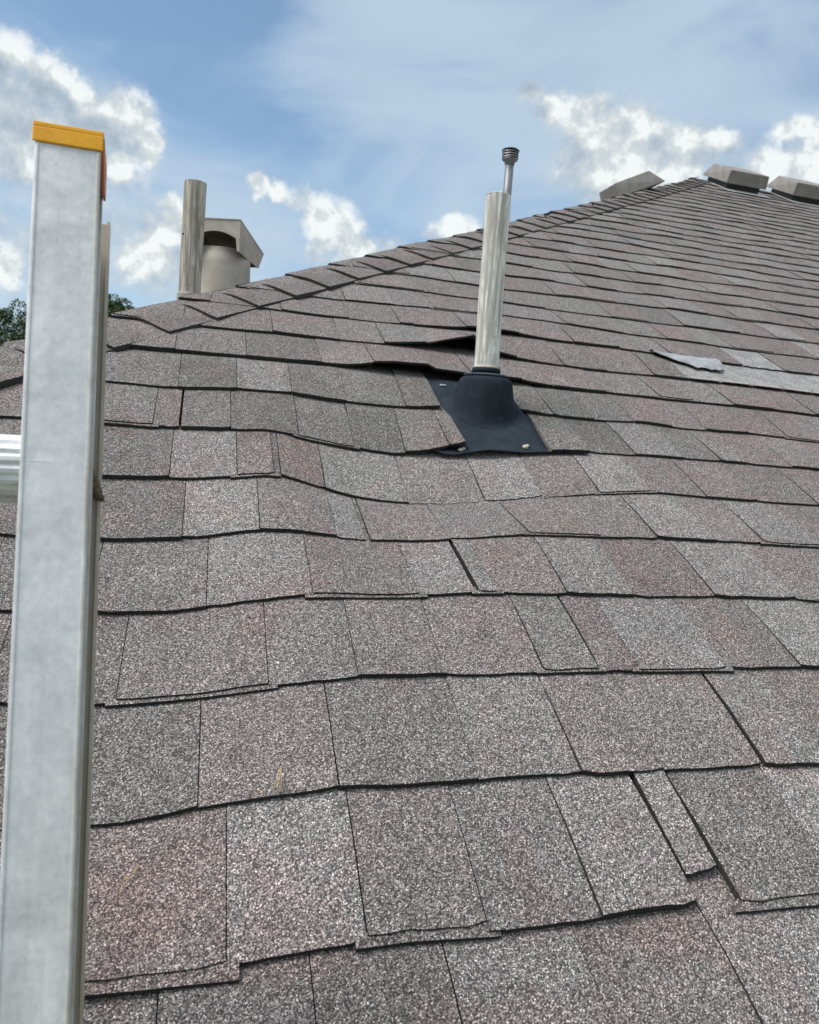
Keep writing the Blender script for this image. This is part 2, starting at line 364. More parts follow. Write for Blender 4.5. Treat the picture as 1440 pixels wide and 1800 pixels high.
# ------------------------------------------------------------------ mesh helpers
class MB:
    def __init__(s): s.v = []; s.f = []; s.m = []; s.c = []; s.sm = []
    def vert(s, p, c=(0.15, 0.14, 0.14)): s.v.append(tuple(p)); s.c.append(tuple(c)); return len(s.v) - 1
    def face(s, idx, m=0, smooth=False): s.f.append(tuple(idx)); s.m.append(m); s.sm.append(smooth)
    def box(s, a, b, m=0, xf=None):
        P = []
        for z in (a[2], b[2]):
            for (x, y) in ((a[0], a[1]), (b[0], a[1]), (b[0], b[1]), (a[0], b[1])):
                p = Vector((x, y, z)); P.append(s.vert(xf(p) if xf else p))
        for f in ((3, 2, 1, 0), (4, 5, 6, 7), (0, 1, 5, 4), (1, 2, 6, 5), (2, 3, 7, 6), (3, 0, 4, 7)):
            s.face([P[i] for i in f], m)
    def poly_prism(s, pts, d, m=0):
        """closed outline extruded by vector d"""
        n = len(pts); a = [s.vert(p) for p in pts]; b = [s.vert(Vector(p) + Vector(d)) for p in pts]
        s.face(a[::-1], m); s.face(b, m)
        for i in range(n): s.face((a[i], a[(i + 1) % n], b[(i + 1) % n], b[i]), m)
    def tube(s, rings, m=0, cap0=True, cap1=True, smooth=True):
        """rings: list of lists of points"""
        R = [[s.vert(p) for p in r] for r in rings]; n = len(R[0])
        for a, b in zip(R[:-1], R[1:]):
            for i in range(n): s.face((a[i], a[(i + 1) % n], b[(i + 1) % n], b[i]), m, smooth)
        if cap0: s.face(R[0][::-1], m)
        if cap1: s.face(R[-1], m)
    def build(s, name, mats, parent=None, loc=None, shift=None, attr=False):
        me = bpy.data.meshes.new(name)
        v = s.v
        if shift is not None: v = [(x - shift[0], y - shift[1], z - shift[2]) for x, y, z in v]
        me.from_pydata(v, [], s.f)
        for mt in (mats if isinstance(mats, (list, tuple)) else [mats]): me.materials.append(mt)
        me.polygons.foreach_set('material_index', s.m)
        me.polygons.foreach_set('use_smooth', s.sm)
        if attr:
            a = me.attributes.new('tint', 'FLOAT_COLOR', 'POINT')
            a.data.foreach_set('color', np.array([(*c, 1.0) for c in s.c], dtype=np.float32).ravel())
        me.update()
        o = bpy.data.objects.new(name, me); col.objects.link(o)
        if parent: o.parent = parent
        if loc is not None: o.location = loc
        return o
def circle(c, r, n=24, ax=(0, 0, 1), ph=0.0):
    ax = Vector(ax).normalized(); e1 = ax.orthogonal().normalized(); e2 = ax.cross(e1)
    return [Vector(c) + r * (math.cos(ph + 2 * math.pi * i / n) * e1 + math.sin(ph + 2 * math.pi * i / n) * e2) for i in range(n)]
def tag(o, label=None, cat=None, group=None, kind=None):
    if label: o['label'] = label
    if cat: o['category'] = cat
    if group: o['group'] = group
    if kind: o['kind'] = kind
    return o
def empty(name, loc, rot=(0, 0, 0)):
    o = bpy.data.objects.new(name, None); col.objects.link(o); o.location = loc; o.rotation_euler = rot; return o

# ------------------------------------------------------------------ roof surface
TT = {
 1: [(-0.066, -40), (0.04, -36), (0.107, -24), (0.184, -9), (0.191, -13), (0.253, -13), (0.339, -10), (0.45, -3), (0.502, -4), (0.587, -3)],
 2: [(-0.082, -52), (-0.011, -41), (0.014, -31), (0.092, -17), (0.142, -11), (0.214, -13), (0.283, -8), (0.394, -4), (0.492, -5), (0.614, 0), (0.69, 1)],
 3: [(-0.097, -47), (0.016, -35), (0.116, -15), (0.181, -8), (0.282, -6), (0.404, 0), (0.474, 3), (0.528, 4), (0.705, 5), (0.791, 8)],
 4: [(-0.215, -42), (-0.11, -43), (-0.015, -39), (0.068, -18), (0.143, -6), (0.17, -7), (0.291, -5), (0.361, 1), (0.489, 1), (0.719, 4), (0.899, 4)],
 5: [(-0.245, -38), (-0.123, -40), (-0.022, -32), (0.084, -10), (0.136, -10), (0.191, -19), (0.24, -23), (0.325, -21), (0.369, -14), (0.483, 0), (0.7, 3), (0.892, 4), (1.004, 4)],
 6: [(-0.138, -30), (-0.042, -26), (0.051, -15), (0.109, -5), (0.122, -8), (0.191, -28), (0.238, -41), (0.334, -48), (0.39, -45), (0.493, -32), (0.571, -18), (0.659, -6), (0.757, 3), (0.889, -2), (1.113, -2)],
 7: [(-0.304, -18), (-0.155, -15), (-0.039, -15), (0.046, -11), (0.11, -5), (0.171, -17), (0.256, -28), (0.338, -35), (0.375, -31), (0.454, -24), (0.55, -13), (0.62, -4), (0.689, 0), (0.799, 0), (0.972, 0), (1.218, -1)],
 8: [(-0.165, -9), (-0.042, -10), (0.056, -2), (0.155, -1), (0.262, -11), (0.373, -10), (0.441, -6), (0.605, 4), (0.696, -2), (0.77, -2), (0.876, 3), (0.993, -4), (1.155, -1), (1.326, -5)],
 9: [(-0.121, -1), (-0.053, 0), (0.072, 1), (0.225, 4), (0.286, 3), (0.334, 2), (0.369, 1), (0.444, 0), (0.517, 0), (0.646, 1), (0.725, 3), (0.857, 2), (1.075, 1), (1.293, 1), (1.43, -3)],
 10: [(0.001, 1), (0.124, 3), (0.277, 1), (0.377, 3), (0.472, 3), (0.507, 3), (0.574, 3), (0.743, -1), (0.878, -4), (1.088, -3), (1.293, -3), (1.537, -6)],
 11: [(0.111, 3), (0.266, 0), (0.378, 1), (0.547, 5), (0.623, 8), (0.692, 8), (0.843, 8), (1.021, 7), (1.114, 4), (1.452, -5), (1.642, -5)],
 12: [(0.252, -2), (0.401, -1), (0.52, 3), (0.669, 5), (0.74, 8), (1.088, 0), (1.31, -1), (1.488, -2), (1.748, -5)],
 13: [(0.384, 0), (0.615, 1), (0.792, 0), (1.154, -3), (1.524, -4), (1.852, -3)],
}
# curled-up edges (mm above the sheet below)
LIFT = {7: [(0.33, 0), (0.40, 8), (0.456, 19), (0.47, 0)],
        8: [(0.40, 0), (0.44, 3), (0.46, 0), (0.58, 0), (0.60, 4), (0.70, 0)],
        9: [(0.25, 0), (0.29, 4), (0.334, 15), (0.369, 20), (0.444, 23), (0.455, 17), (0.517, 15), (0.58, 13), (0.646, 11), (0.725, 2), (0.80, 0)],
        10: [(0.36, 0), (0.40, 4), (0.472, 13), (0.507, 24), (0.574, 42), (0.60, 26), (0.64, 11), (0.70, 4), (0.80, 1)],
        11: [(0.40, 0), (0.547, 5), (0.623, 9), (0.70, 9), (0.80, 3), (0.95, 0)]}
GU = np.arange(-3.0, 14.5, 0.01)
kern = np.exp(-0.5 * (np.arange(-4, 5) / 1.6) ** 2); kern /= kern.sum()
def smooth(a): return np.convolve(np.pad(a, 4, mode='edge'), kern, mode='valid')
TK = {}
for k in range(-2, 44):
    if k in TT:
        xs, ys = zip(*TT[k]); a = np.interp(GU, xs, ys)
        right = np.exp(-np.clip(GU - xs[-1], 0, 9) / 0.5); left = np.exp(-np.clip(xs[0] - GU, 0, 9) / 1.2)
        a = a * right * left
        a = smooth(a) * 0.001
    else:
        a = np.zeros_like(GU)
    if k < 1: a = TK.get(1, None) if 1 in TK else None
    TK[k] = a
for k in (0, -1, -2):
    TK[k] = TK[1] * (1.0 if k == 0 else 0.9)
def wave(k):
    r = np.random.RandomState(100 + k); a = np.zeros_like(GU)
    for lam, amp in ((1.7, .0016), (0.8, .0013), (0.37, .0009), (.19, .0005)):
        a += amp * np.sin(2 * np.pi * GU / (lam * r.uniform(.85, 1.15)) + r.uniform(0, 6.3) + 0.6 * k)
    return a
for k in range(-2, 44): TK[k] = TK[k] + wave(k) * (0.35 if k < 12 else 1.25 if k > 13 else 0.7)
def T(k, u):
    k = max(-2, min(43, k)); i = (u + 3.0) * 100
    i0 = int(max(0, min(len(GU) - 2, i))); f = min(1, max(0, i - i0))
    return float(TK[k][i0] * (1 - f) + TK[k][i0 + 1] * f)
def lift(k, u):
    if k not in LIFT: return 0.0
    xs, ys = zip(*LIFT[k]); return float(np.interp(u, xs, ys, left=0, right=0)) * 0.001
def under(u, v):
    """height of the top of the bare sheet at (u, v)"""
    q = (v - V0) / EX; k = math.floor(q); f = q - k
    return T(k, u) * (1 - f) + T(k + 1, u) * f
KM = HC - DD * SN
def W(u, v, H, other=False):
    x, y, z = u, v * CS - H * SN + DD * SN, v * SN + H * CS - DD * CS + ZC
    if other: x, y = y + KM, x - KM
    return (x, y, z)
def hipu(v): return HC + CS * v

XR = 10.5                                 # far end of the ridge
def right_u(v): return XR + (VR - v) * CS

# ------------------------------------------------------------------ house
Y_E = W(0, VE, 0)[1]; Z_E = W(0, VE, 0)[2]
u_e = hipu(VE); y_r = W(0, VR, 0)[1]; z_r = W(0, VR, 0)[2]
R0 = Vector((u_e, Y_E, 0))
house = empty('house', R0)
tag(house, 'low house with a worn grey and brown asphalt shingle hip roof', 'house')
yb = 2 * y_r - Y_E; ur = right_u(VE)
m_ = MB()
def loc_(p): return Vector(p) - R0
zz = -0.035
c_ = [W(u_e, VE, zz), (ur, W(0, VE, zz)[1], W(0, VE, zz)[2]), (ur, yb, W(0, VE, zz)[2]), (u_e, yb, W(0, VE, zz)[2])]
r1 = (hipu(VR), y_r, z_r + zz / CS - 0.012); r2 = (XR, y_r, z_r + zz / CS - 0.012)
base_t = (0.10, 0.095, 0.09)
ids = [m_.vert(loc_(p), base_t) for p in c_ + [r1, r2]]
# near slope as a fine sagging sheet
nu, nv = 90, 44
grid = {}
for j in range(nv + 1):
    v = VE + (VR - VE) * j / nv
    for i in range(nu + 1):
        ua, ub = hipu(v), right_u(v)
        s_ = (i / nu) ** 1.8; u = ua + (ub - ua) * s_
        grid[i, j] = m_.vert(loc_(W(u, v, under(u, v) - 0.012)), base_t)
for j in range(nv):
    for i in range(nu): m_.face((grid[i, j], grid[i + 1, j], grid[i + 1, j + 1], grid[i, j + 1]), 0, True)
grid2 = {}
for j in range(nv + 1):
    v = VE + (VR - VE) * j / nv
    for i in range(nu + 1):
        ua, ub = hipu(v), right_u(v)
        s_ = (i / nu) ** 1.8; u = ua + (2 * (VR - v) * CS + 0.0) * 1.0 * s_
        grid2[i, j] = m_.vert(loc_(W(u, v, under(ua, v) - 0.014, True)), base_t)
for j in range(nv):
    for i in range(nu): m_.face((grid2[i + 1, j], grid2[i, j], grid2[i, j + 1], grid2[i + 1, j + 1]), 0, True)
m_.face((ids[2], ids[3], ids[4], ids[5])); m_.face((ids[1], ids[2], ids[5]))
roof = m_.build('roof', [M_SH, M_EDGE], house, attr=True)
# walls, fascia
m_ = MB(); IN = 0.45
m_.box((IN, IN, 0), (ur - u_e - IN, yb - Y_E - IN, Z_E - 0.20), 0)
m_.build('wall', M_WALL, house)
m_ = MB(); zt = Z_E - 0.075
for a, b in (((0.025, 0.025), (ur - u_e - 0.025, 0.05)), ((0.025, yb - Y_E - 0.05), (ur - u_e - 0.025, yb - Y_E - 0.025)), ((0.025, 0.05), (0.05, yb - Y_E - 0.05)), ((ur - u_e - 0.05, 0.05), (ur - u_e - 0.025, yb - Y_E - 0.05))):
    m_.box((a[0], a[1], zt - 0.15), (b[0], b[1], zt), 0)
m_.build('fascia', M_TRIM, house)
m_ = MB(); m_.box((0.052, 0.052, zt - 0.14), (ur - u_e - 0.052, yb - Y_E - 0.052, zt - 0.125)); m_.build('soffit', M_TRIM, house)

# ------------------------------------------------------------------ shingles
TONE = {'g': (0.293, 0.280, 0.275), 'b': (0.280, 0.256, 0.248), 'd': (0.252, 0.238, 0.233), 'k': (0.250, 0.242, 0.232), 'n': (0.222, 0.214, 0.205),
        'l': (0.330, 0.318, 0.312), 'W': (0.47, 0.47, 0.46), 'r': (0.282, 0.249, 0.240)}
JT = {  # joints along each course (metres along the eave) and the blend of the piece that starts there
 0: [(-0.30, 'd'), (-0.15, 'b'), (-0.011, 'd'), (0.104, 'b'), (0.212, 'g'), (0.33, 'b'), (0.455, 'l'), (0.62, 'g'), (0.74, 'b')],
 1: [(-0.31, 'b'), (-0.18, 'g'), (-0.09, 'r'), (0.039, 'l'), (0.150, 'b'), (0.253, 'g'), (0.357, 'g'), (0.451, 'x'), (0.455, 'l'), (0.4925, 'x'), (0.496, 'd'), (0.612, 'l'), (0.74, 'g')],
 2: [(-0.36, 'g'), (-0.25, 'd'), (-0.12, 'd'), (0.013, 'b'), (0.143, 'd'), (0.283, 'g'), (0.396, 'b'), (0.492, 'b'), (0.614, 'y6'), (0.6175, 'g'), (0.70, 'b'), (0.789, 'l')],
 3: [(-0.38, 'b'), (-0.20, 'd'), (-0.074, 'b'), (0.083, 'g'), (0.181, 'b'), (0.282, 'b'), (0.404, 'g'), (0.474, 'y4'), (0.4765, 'r'), (0.528, 'l'), (0.65, 'b'), (0.763, 'l'), (0.87, 'b')],
 4: [(-0.35, 'g'), (-0.24, 'd'), (-0.12, 'd'), (0.015, 'l'), (0.143, 'b'), (0.281, 'l'), (0.357, 'x'), (0.3615, 'g'), (0.386, 'r'), (0.489, 'l'), (0.587, 'r'), (0.719, 'l'), (0.858, 'g'), (0.96, 'b')],
 5: [(-0.40, 'b'), (-0.27, 'd'), (-0.14, 'd'), (-0.02, 'l'), (0.083, 'b'), (0.191, 'l'), (0.234, 'x'), (0.2405, 'b'), (0.36, 'g'), (0.483, 'r'), (0.599, 'b'), (0.698, 'l'), (0.803, 'b'), (0.898, 'l'), (1.004, 'b'), (1.12, 'g')],
 6: [(-0.43, 'g'), (-0.30, 'b'), (-0.17, 'd'), (-0.045, 'l'), (0.054, 'r'), (0.109, 'x'), (0.1195, 'r'), (0.191, 'l'), (0.33, 'g'), (0.46, 'l'), (0.56, 'r'), (0.662, 'l'), (0.759, 'b'), (0.871, 'r'), (0.98, 'b'), (1.111, 'r'), (1.2, 'g')],
 7: [(-0.45, 'd'), (-0.33, 'b'), (-0.2, 'g'), (-0.079, 'r'), (-0.038, 'y3'), (-0.035, 'k'), (0.045, 'n'), (0.158, 'k'), (0.255, 'n'), (0.349, 'k'), (0.427, 'k'), (0.456, 'x'), (0.622, 'k'), (0.70, 'n'), (0.796, 'l'), (0.90, 'k'), (0.987, 'b'), (1.042, 'r'), (1.15, 'b'), (1.259, 'r'), (1.36, 'b')],
 8: [(-0.5, 'b'), (-0.36, 'd'), (-0.2, 'k'), (-0.046, 'n'), (0.056, 'l'), (0.155, 'n'), (0.258, 'k'), (0.373, 'n'), (0.441, 'x'), (0.593, 'k'), (0.68, 'k'), (0.77, 'k'), (0.86, 'r'), (0.95, 'b'), (1.035, 'r'), (1.14, 'b'), (1.243, 'b'), (1.36, 'g')],
 9: [(-0.5, 'b'), (-0.33, 'b'), (-0.19, 'b'), (-0.059, 'b'), (0.076, 'n'), (0.223, 'b'), (0.33, 'r'), (0.444, 'b'), (0.54, 'b'), (0.655, 'r'), (0.73, 'r'), (0.86, 'b'), (0.995, 'b'), (1.081, 'g'), (1.19, 'b'), (1.293, 'r'), (1.42, 'b')],
 10: [(-0.4, 'b'), (-0.2, 'b'), (-0.05, 'b'), (0.134, 'b'), (0.277, 'b'), (0.377, 'g'), (0.472, 'b'), (0.574, 'b'), (0.69, 'r'), (0.811, 'b'), (0.925, 'b'), (1.052, 'k'), (1.145, 'W'), (1.30, 'W'), (1.50, 'W'), (1.66, 'b')],
 11: [(-0.3, 'b'), (0.0, 'b'), (0.16, 'b'), (0.316, 'b'), (0.439, 'b'), (0.47, 'r'), (0.603, 'b'), (0.74, 'r'), (0.892, 'b'), (1.02, 'g'), (1.177, 'b'), (1.395, 'W'), (1.53, 'b'), (1.62, 'b')],
}
def rnd_tone(r, k):
    t = r.choice(['g', 'b', 'b', 'd', 'l', 'r', 'b', 'g'] if k > 9 else ['g', 'b', 'd', 'l', 'b', 'r'])
    if k > 18: t = r.choice(['g', 'b', 'd', 'b', 'g'])
    return t
def course_pieces(k, ulo, uhi, table=True, seed=0):
    r = random.Random(k * 31 + 5 + seed)
    J = JT.get(k, []) if table else []
    pieces = []
    if J:
        us = [a for a, _ in J]
        u = us[0]; left = []
        while u > ulo:
            wd = r.uniform(.10, .17); left.append((u - wd, u, rnd_tone(r, k))); u -= wd
        pieces += left[::-1]
        for (a, t), (b, _) in zip(J[:-1], J[1:]): pieces.append((a, b, t))
        pieces.append((J[-1][0], J[-1][0] + .12, J[-1][1])); u = pieces[-1][1]
    else:
        u = ulo - r.uniform(0, .1)
    while u < uhi:
        wd = r.choice((.10, .13, .16, .13, .19)) * r.uniform(.9, 1.12); pieces.append((u, u + wd, rnd_tone(r, k))); u += wd
    return pieces

def add_piece(mb, k, a, b, tone, hi, rr, nu=4, nv=2, other=False, full=True):
    """one visible tab of a course, its butt edge, its sides; thickness 3 mm or 6 mm"""
    slot = tone == 'x' or tone.startswith('y')
    if slot and b - a > .05: return False
    col_ = TONE['d' if slot else tone]; jit = rr.uniform(.94, 1.07)
    col_ = tuple(c * jit * rr.uniform(.990, 1.010) for c in col_)
    th = (0.0050 if hi else 0.0029) + rr.uniform(-.0003, .0004)
    vb = V0 + k * EX + rr.uniform(-.0016, .0016)
    if slot: hi = False; th = 0.0003
    skew = rr.uniform(-.0015, .0015)
    if k == 1 and a > 0.24 and b < 0.46: vb -= 0.004; th += .002
    if k == 1 and a > .453 and b < .494: vb += 0.029; skew = .006; th = .0030
    if k == 1 and 0.494 < a < .5: vb -= 0.006
    if k == 2 and a > .61: vb -= .002
    if k == 7 and .42 < a < .44: th += .004
    if k < 0: vb = VE - 0.012
    vt = V0 + (k + 1) * EX + (0.02 if k not in (0, 8, 9) else .075 if k else .05)
    if tone == 'W': th = 0.0026
    gap = 0.00055; sm_ = 1 if rr.random() < .8 else 0
    lifted = any(lift(k, u) > 0.0012 for u in (a, (a + b) / 2, b))
    if lifted: nu = max(nu, 6); nv = max(nv, 4)
    rag = .0035 if tone == 'W' else 0
    if rag: nu = 16
    top = {}; ok = False
    limit = hipu
    for j in range(nv + 1):
        t = j / nv
        v = vb + (vt - vb) * t
        for i in range(nu + 1):
            u = a + gap + (b - a - 2 * gap) * i / nu
            vv = v
            if j == 0: vv += rr.uniform(-.0009, .0009) + skew * (i / nu - .5) + (0.0028 if i in (0, nu) and rr.random() < .5 else 0)
            if j == nv and False: pass
            if rag and j == 0: vv += rr.uniform(-rag, rag) + .004
            if rag and i in (0, nu): u += rr.uniform(-.006, .006)
            lo = limit(vv)
            if u > lo: ok = True
            u2 = max(u, lo) if not other else max(u, lo)
            u2 = min(u2, right_u(vv) if not other else lo + 2 * (VR - vv) * CS)
            lf = lift(k, u2) if not other else 0.0
            uu = u2 if not other else lo
            Hb = T(k, uu) if k >= 0 else T(0, uu); Ht = T(k + 1, uu)
            tt = min(1.0, (vv - vb) / EX)
            H = Hb * (1 - tt) + Ht * tt + th * (1 - tt) + 0.0012 * tt + lf * (1 - tt) ** 1.5 - (0.004 * max(0, (vv - vb - EX) / 0.02))
            top[i, j] = (u2, vv, H, lf)
    if not ok: return False
    if max(top[i, j][0] for i in range(nu + 1) for j in range(nv + 1)) - min(top[i, 0][0] for i in range(nu + 1)) < .004: return False
    I = {key: mb.vert(W(p[0], p[1], p[2], other), col_) for key, p in top.items()}
    def F(q, m, sm=False): mb.face(q[::-1] if other else q, m, sm)
    for j in range(nv):
        for i in range(nu): F((I[i, j], I[i + 1, j], I[i + 1, j + 1], I[i, j + 1]), 0, True)
    # butt edge
    B = {}
    for i in range(nu + 1):
        u, v, H, lf = top[i, 0]
        B[i] = mb.vert(W(u, v + .0005, H - (th + 0.004 if lf < .001 else 0.0052), other), col_)
        E_ = mb.vert(W(u, v, H, other), col_); B[i, 'e'] = E_
    for i in range(nu): F((B[i], B[i + 1], B[i + 1, 'e'], B[i, 'e']), 1)
    for side, i in ((0, 0), (1, nu)):
        if not full: break
        prev = None
        for j in range(nv + 1):
            u, v, H, lf = top[i, j]
            tq = mb.vert(W(u, v, H, other), col_); bq = mb.vert(W(u, v, H - (0.0075 if lf < .001 else 0.005), other), col_)
            if prev:
                q = (prev[0], tq, bq, prev[1]); F(q if side else q[::-1], sm_)
            prev = (tq, bq)
    if lifted:
        U = {}
        for j in range(nv + 1):
            for i in range(nu + 1):
                u, v, H, lf = top[i, j]; U[i, j] = mb.vert(W(u, v, H - 0.0052, other), col_)
        for j in range(nv):
            for i in range(nu): F((U[i, j + 1], U[i + 1, j + 1], U[i + 1, j], U[i, j]), 1, True)
    # backing layer peeping out below the tab
    if hi and full and rr.random() < .34 and not lifted and k >= 0 and tone != 'W':
        ex = rr.uniform(.002, .006) if k > 1 else rr.uniform(.010, .014)
        ia = a - 0.01; ib = b + .01; n = nu; P = []
        for i in range(n + 1):
            u = max(ia + (ib - ia) * i / n, hipu(vb))
            H0 = T(k, u) + .0027
            e2 = ex * (0.75 + 0.25 * (i / n if k % 2 else 1 - i / n)) + rr.uniform(-.0006, .0006)
            P.append((mb.vert(W(u, vb - e2, H0), col_), mb.vert(W(u, vb + .004, H0 + .0002), col_), mb.vert(W(u, vb - e2, H0 - .006), col_), mb.vert(W(u, vb - e2, H0), col_)))
        for p, q in zip(P[:-1], P[1:]):
            mb.face((p[0], q[0], q[1], p[1]), 0); mb.face((p[2], q[2], q[3], p[3]), 1)
    return True

allp = []
for k in range(-1, 39):
    rr = random.Random(900 + k)
    vb = V0 + k * EX
    ulo, uhi = hipu(vb) - .05, right_u(vb)
    hi = (k % 2 == 0)
    for (a, b, t) in course_pieces(k, ulo, uhi):
        hi = not hi if t[0] not in 'xy' else hi
        pc = project(W((a + b) / 2, vb + EX * .5, 0)); area = 0
        # size it shows in the picture
        q = [project(W(x, y, 0)) for x, y in ((a, vb), (b, vb), (b, vb + EX), (a, vb + EX))]
        if all(p[2] > 0.15 for p in q):
            area = 0.5 * abs(sum(q[i][0] * q[(i + 1) % 4][1] - q[(i + 1) % 4][0] * q[i][1] for i in range(4)))
            if not (-40 < pc[0] < 1480 and 0 < pc[1] < 1840): area = 0
        allp.append((area, k, a, b, t, hi))
allp.sort(key=lambda p: -p[0])
far = MB(); n_part = 0
for idx, (area, k, a, b, t, hi) in enumerate(allp):
    rr = random.Random(int(a * 1e4) * 7 + k)
    if n_part < 298 and area > 0:
        mb = MB()
        if not add_piece(mb, k, a, b, t, hi, rr, 6, 2): continue
        c = Vector(mb.v[0])
        o = mb.build('shingle', [M_BARE if t == 'W' else M_SH, M_EDGE], roof, loc=c - R0, shift=c, attr=True)
        if t == 'W': o['label'] = 'pale shingle with its granules torn off'
        n_part += 1
    else:
        nearish = area > 300
        add_piece(far, k, a, b, t, hi, rr, 4 if nearish else 2, 1, full=area > 0)
for k in range(-1, 39):
    vb = V0 + k * EX; hi = (k % 2 == 1); rr = random.Random(k + 77)
    for (a, b, t) in course_pieces(k, hipu(vb) - .05, hipu(vb) + 2 * (VR - vb) * CS, False, 500):
        hi = not hi
        add_piece(far, k, a, b, t, hi, rr, 2, 1, other=True, full=False)
o = far.build('shingle_field', [M_SH, M_EDGE], roof, shift=R0, attr=True); o['kind'] = 'stuff'

# ------------------------------------------------------------------ hip and ridge caps
def cap(mb, A, dirv, e1, e2, L, w0, w1, th, tone, rr, n=7):
    """A lower-end centre on the hip, dirv up the hip, e1/e2 down both slopes"""
    up = (e1 + e2); up = -up.normalized()
    bendr = 0.05
    rows = []
    ws = [i / n for i in range(-n, n + 1)]
    m = 4
    for j in range(m + 1):
        t = j / m; row = []
        for x in ws:
            half = w0 + (w1 - w0) * t
            d = abs(x) * half
            e = e1 if x > 0 else e2
            p = A + dirv * (L * t + (0.004 * math.sin(x * 5 + rr.random() * .2) if j == 0 else 0)) + e * d
            nrm = (up * 1.0)
            rnd = 0.31 * (math.sqrt(d * d + .058 ** 2) - d)     # rounding of the crest
            h = th * (1 - t) + 0.001 * t + 0.004
            bulge = 0.0015 * math.sin(min(1, abs(x)) * math.pi) * (1 - t)
            p = p + up * (h + bulge - rnd)
            row.append(p)
        rows.append(row)
    R = [[mb.vert(p, tone) for p in row] for row in rows]
    N = len(ws)
    for j in range(m):
        for i in range(N - 1): mb.face((R[j][i], R[j][i + 1], R[j + 1][i + 1], R[j + 1][i]), 0, True)
    lo = [mb.vert(p - up * (th + .003) + dirv * .0005, tone) for p in rows[0]]; hi_ = [mb.vert(p, tone) for p in rows[0]]
    for i in range(N - 1): mb.face((lo[i], lo[i + 1], hi_[i + 1], hi_[i]), 1)
    for i, s in ((0, 1), (N - 1, -1)):
        a = [mb.vert(r[i], tone) for r in rows]; b = [mb.vert(r[i] - up * .009, tone) for r in rows]
        for j in range(m):
            q = (a[j], a[j + 1], b[j + 1], b[j]); mb.face(q if s < 0 else q[::-1], 1)
def hip_pt(v):
    hs_ = sum(under(hipu(v + q), v + q) for q in (-.35, -.25, -.15, -.05, .05, .15, .25, .35)) / 8
    return Vector(W(hipu(v), v, hs_ + .001))
e1 = (Vector(W(.749, -.663, 0)) - Vector(W(0, 0, 0))).normalized()
e2 = (Vector(W(.749, -.663, 0, True)) - Vector(W(0, 0, 0, True))).normalized()
step = 0.72 * EX
vtip0 = V0 + EX * 8.80 + .663 * HW
i = -int((vtip0 - VE) / step)
while True:
    v = vtip0 + i * step
    if v > VR - 0.02: break
    rr = random.Random(i + 50)
    A = hip_pt(v); B = hip_pt(v + step); dv = (B - A).normalized(); L = (B - A).length * 1.22
    tone = tuple(c * q_ for q_ in (rr.uniform(.84, .98),) for c in TONE[rr.choice('bbbbb')])
    mb = MB(); cap(mb, A, dv, e1, e2, L, HW * 1.01, HW * .93, 0.0100, tone, rr)
    mb.build('hip_cap', [M_SH, M_EDGE], roof, loc=A - R0, shift=A, attr=True)
    i += 1
ex1 = (Vector(W(0, -1, 0)) - Vector(W(0, 0, 0))).normalized(); ex2 = Vector((ex1.x, -ex1.y, ex1.z))
x = hipu(VR) - 0.05; i = 0
while x < 6.0:
    rr = random.Random(i + 150); A = Vector((x, y_r, z_r + 0.004))
    tone = tuple(c * rr.uniform(.8, 1.0) for c in TONE[rr.choice('bdg')])
    mb = MB(); cap(mb, A, Vector((1, 0, 0)), ex1, ex2, .18, HW, HW * .95, 0.0065, tone, rr)
    mb.build('ridge_cap', [M_SH, M_EDGE], roof, loc=A - R0, shift=A, attr=True)
    x += .143; i += 1

# ------------------------------------------------------------------ torn place on the right
def roof_patch(name, uv, k, extra, mat, th=.002, label=None, n=1):
    mb = MB()
    top = [mb.vert(W(u, v, under(u, v) + extra), TONE['W']) for u, v in uv]
    mb.face(top)
    lo = [mb.vert(W(u, v, under(u, v) + extra - th), TONE['W']) for u, v in uv]; N = len(uv)
    for i in range(N): mb.face((lo[i], lo[(i + 1) % N], top[(i + 1) % N], top[i]), 1)
    c = Vector(mb.v[0]); o = mb.build(name, mat, roof, loc=c - R0, shift=c, attr=True)
    if label: o['label'] = label
    return o
# sealant strip left along the torn course: pale dashes
vk10 = V0 + 10 * EX
M_SEAL = sheet_metal('old_sealant', (0.27, 0.24, 0.23), (0.40, 0.365, 0.35), 0.9, 0, 120)
for j in range(5):
    u0_ = 1.15 + j * 0.092
    roof_patch('sealant_strip', [(u0_, vk10 - .003), (u0_ + .084, vk10 - .003), (u0_ + .080, vk10 + .010 + .003 * (j % 2)), (u0_ + .045, vk10 + .008), (u0_ + .006, vk10 + .012)], 10, .0068, [M_SEAL, M_EDGE], .001)
# curled flap
mb = MB(); NU, NV = 14, 7; G = {}; vk11 = V0 + 11 * EX
rr = random.Random(3)
for i in range(NU + 1):
    s = i / NU; u = 1.105 + .185 * s
    prof = min(1, s * 1.9 + .10) * (1 if s < .9 else 1 - 3.5 * (s - .9))
    depth = .010 + .072 * prof
    depth += .006 * rr.uniform(-1, 1)
    for j in range(NV + 1):
        t = j / NV
        v = vk11 - depth * t + .004
        H = under(u, v) + .006 + .010 * math.sin(math.pi * t) ** .8 * (.35 + .65 * s) + .004 * t
        G[i, j] = (u + .006 * t, v, H)
for lay, dz in ((0, 0), (1, -.0025)):
    I = {q: mb.vert(W(p[0], p[1], p[2] + dz)) for q, p in G.items()}
    for i in range(NU):
        for j in range(NV):
            q = (I[i, j + 1], I[i + 1, j + 1], I[i + 1, j], I[i, j]); mb.face(q if lay == 0 else q[::-1], lay, True)
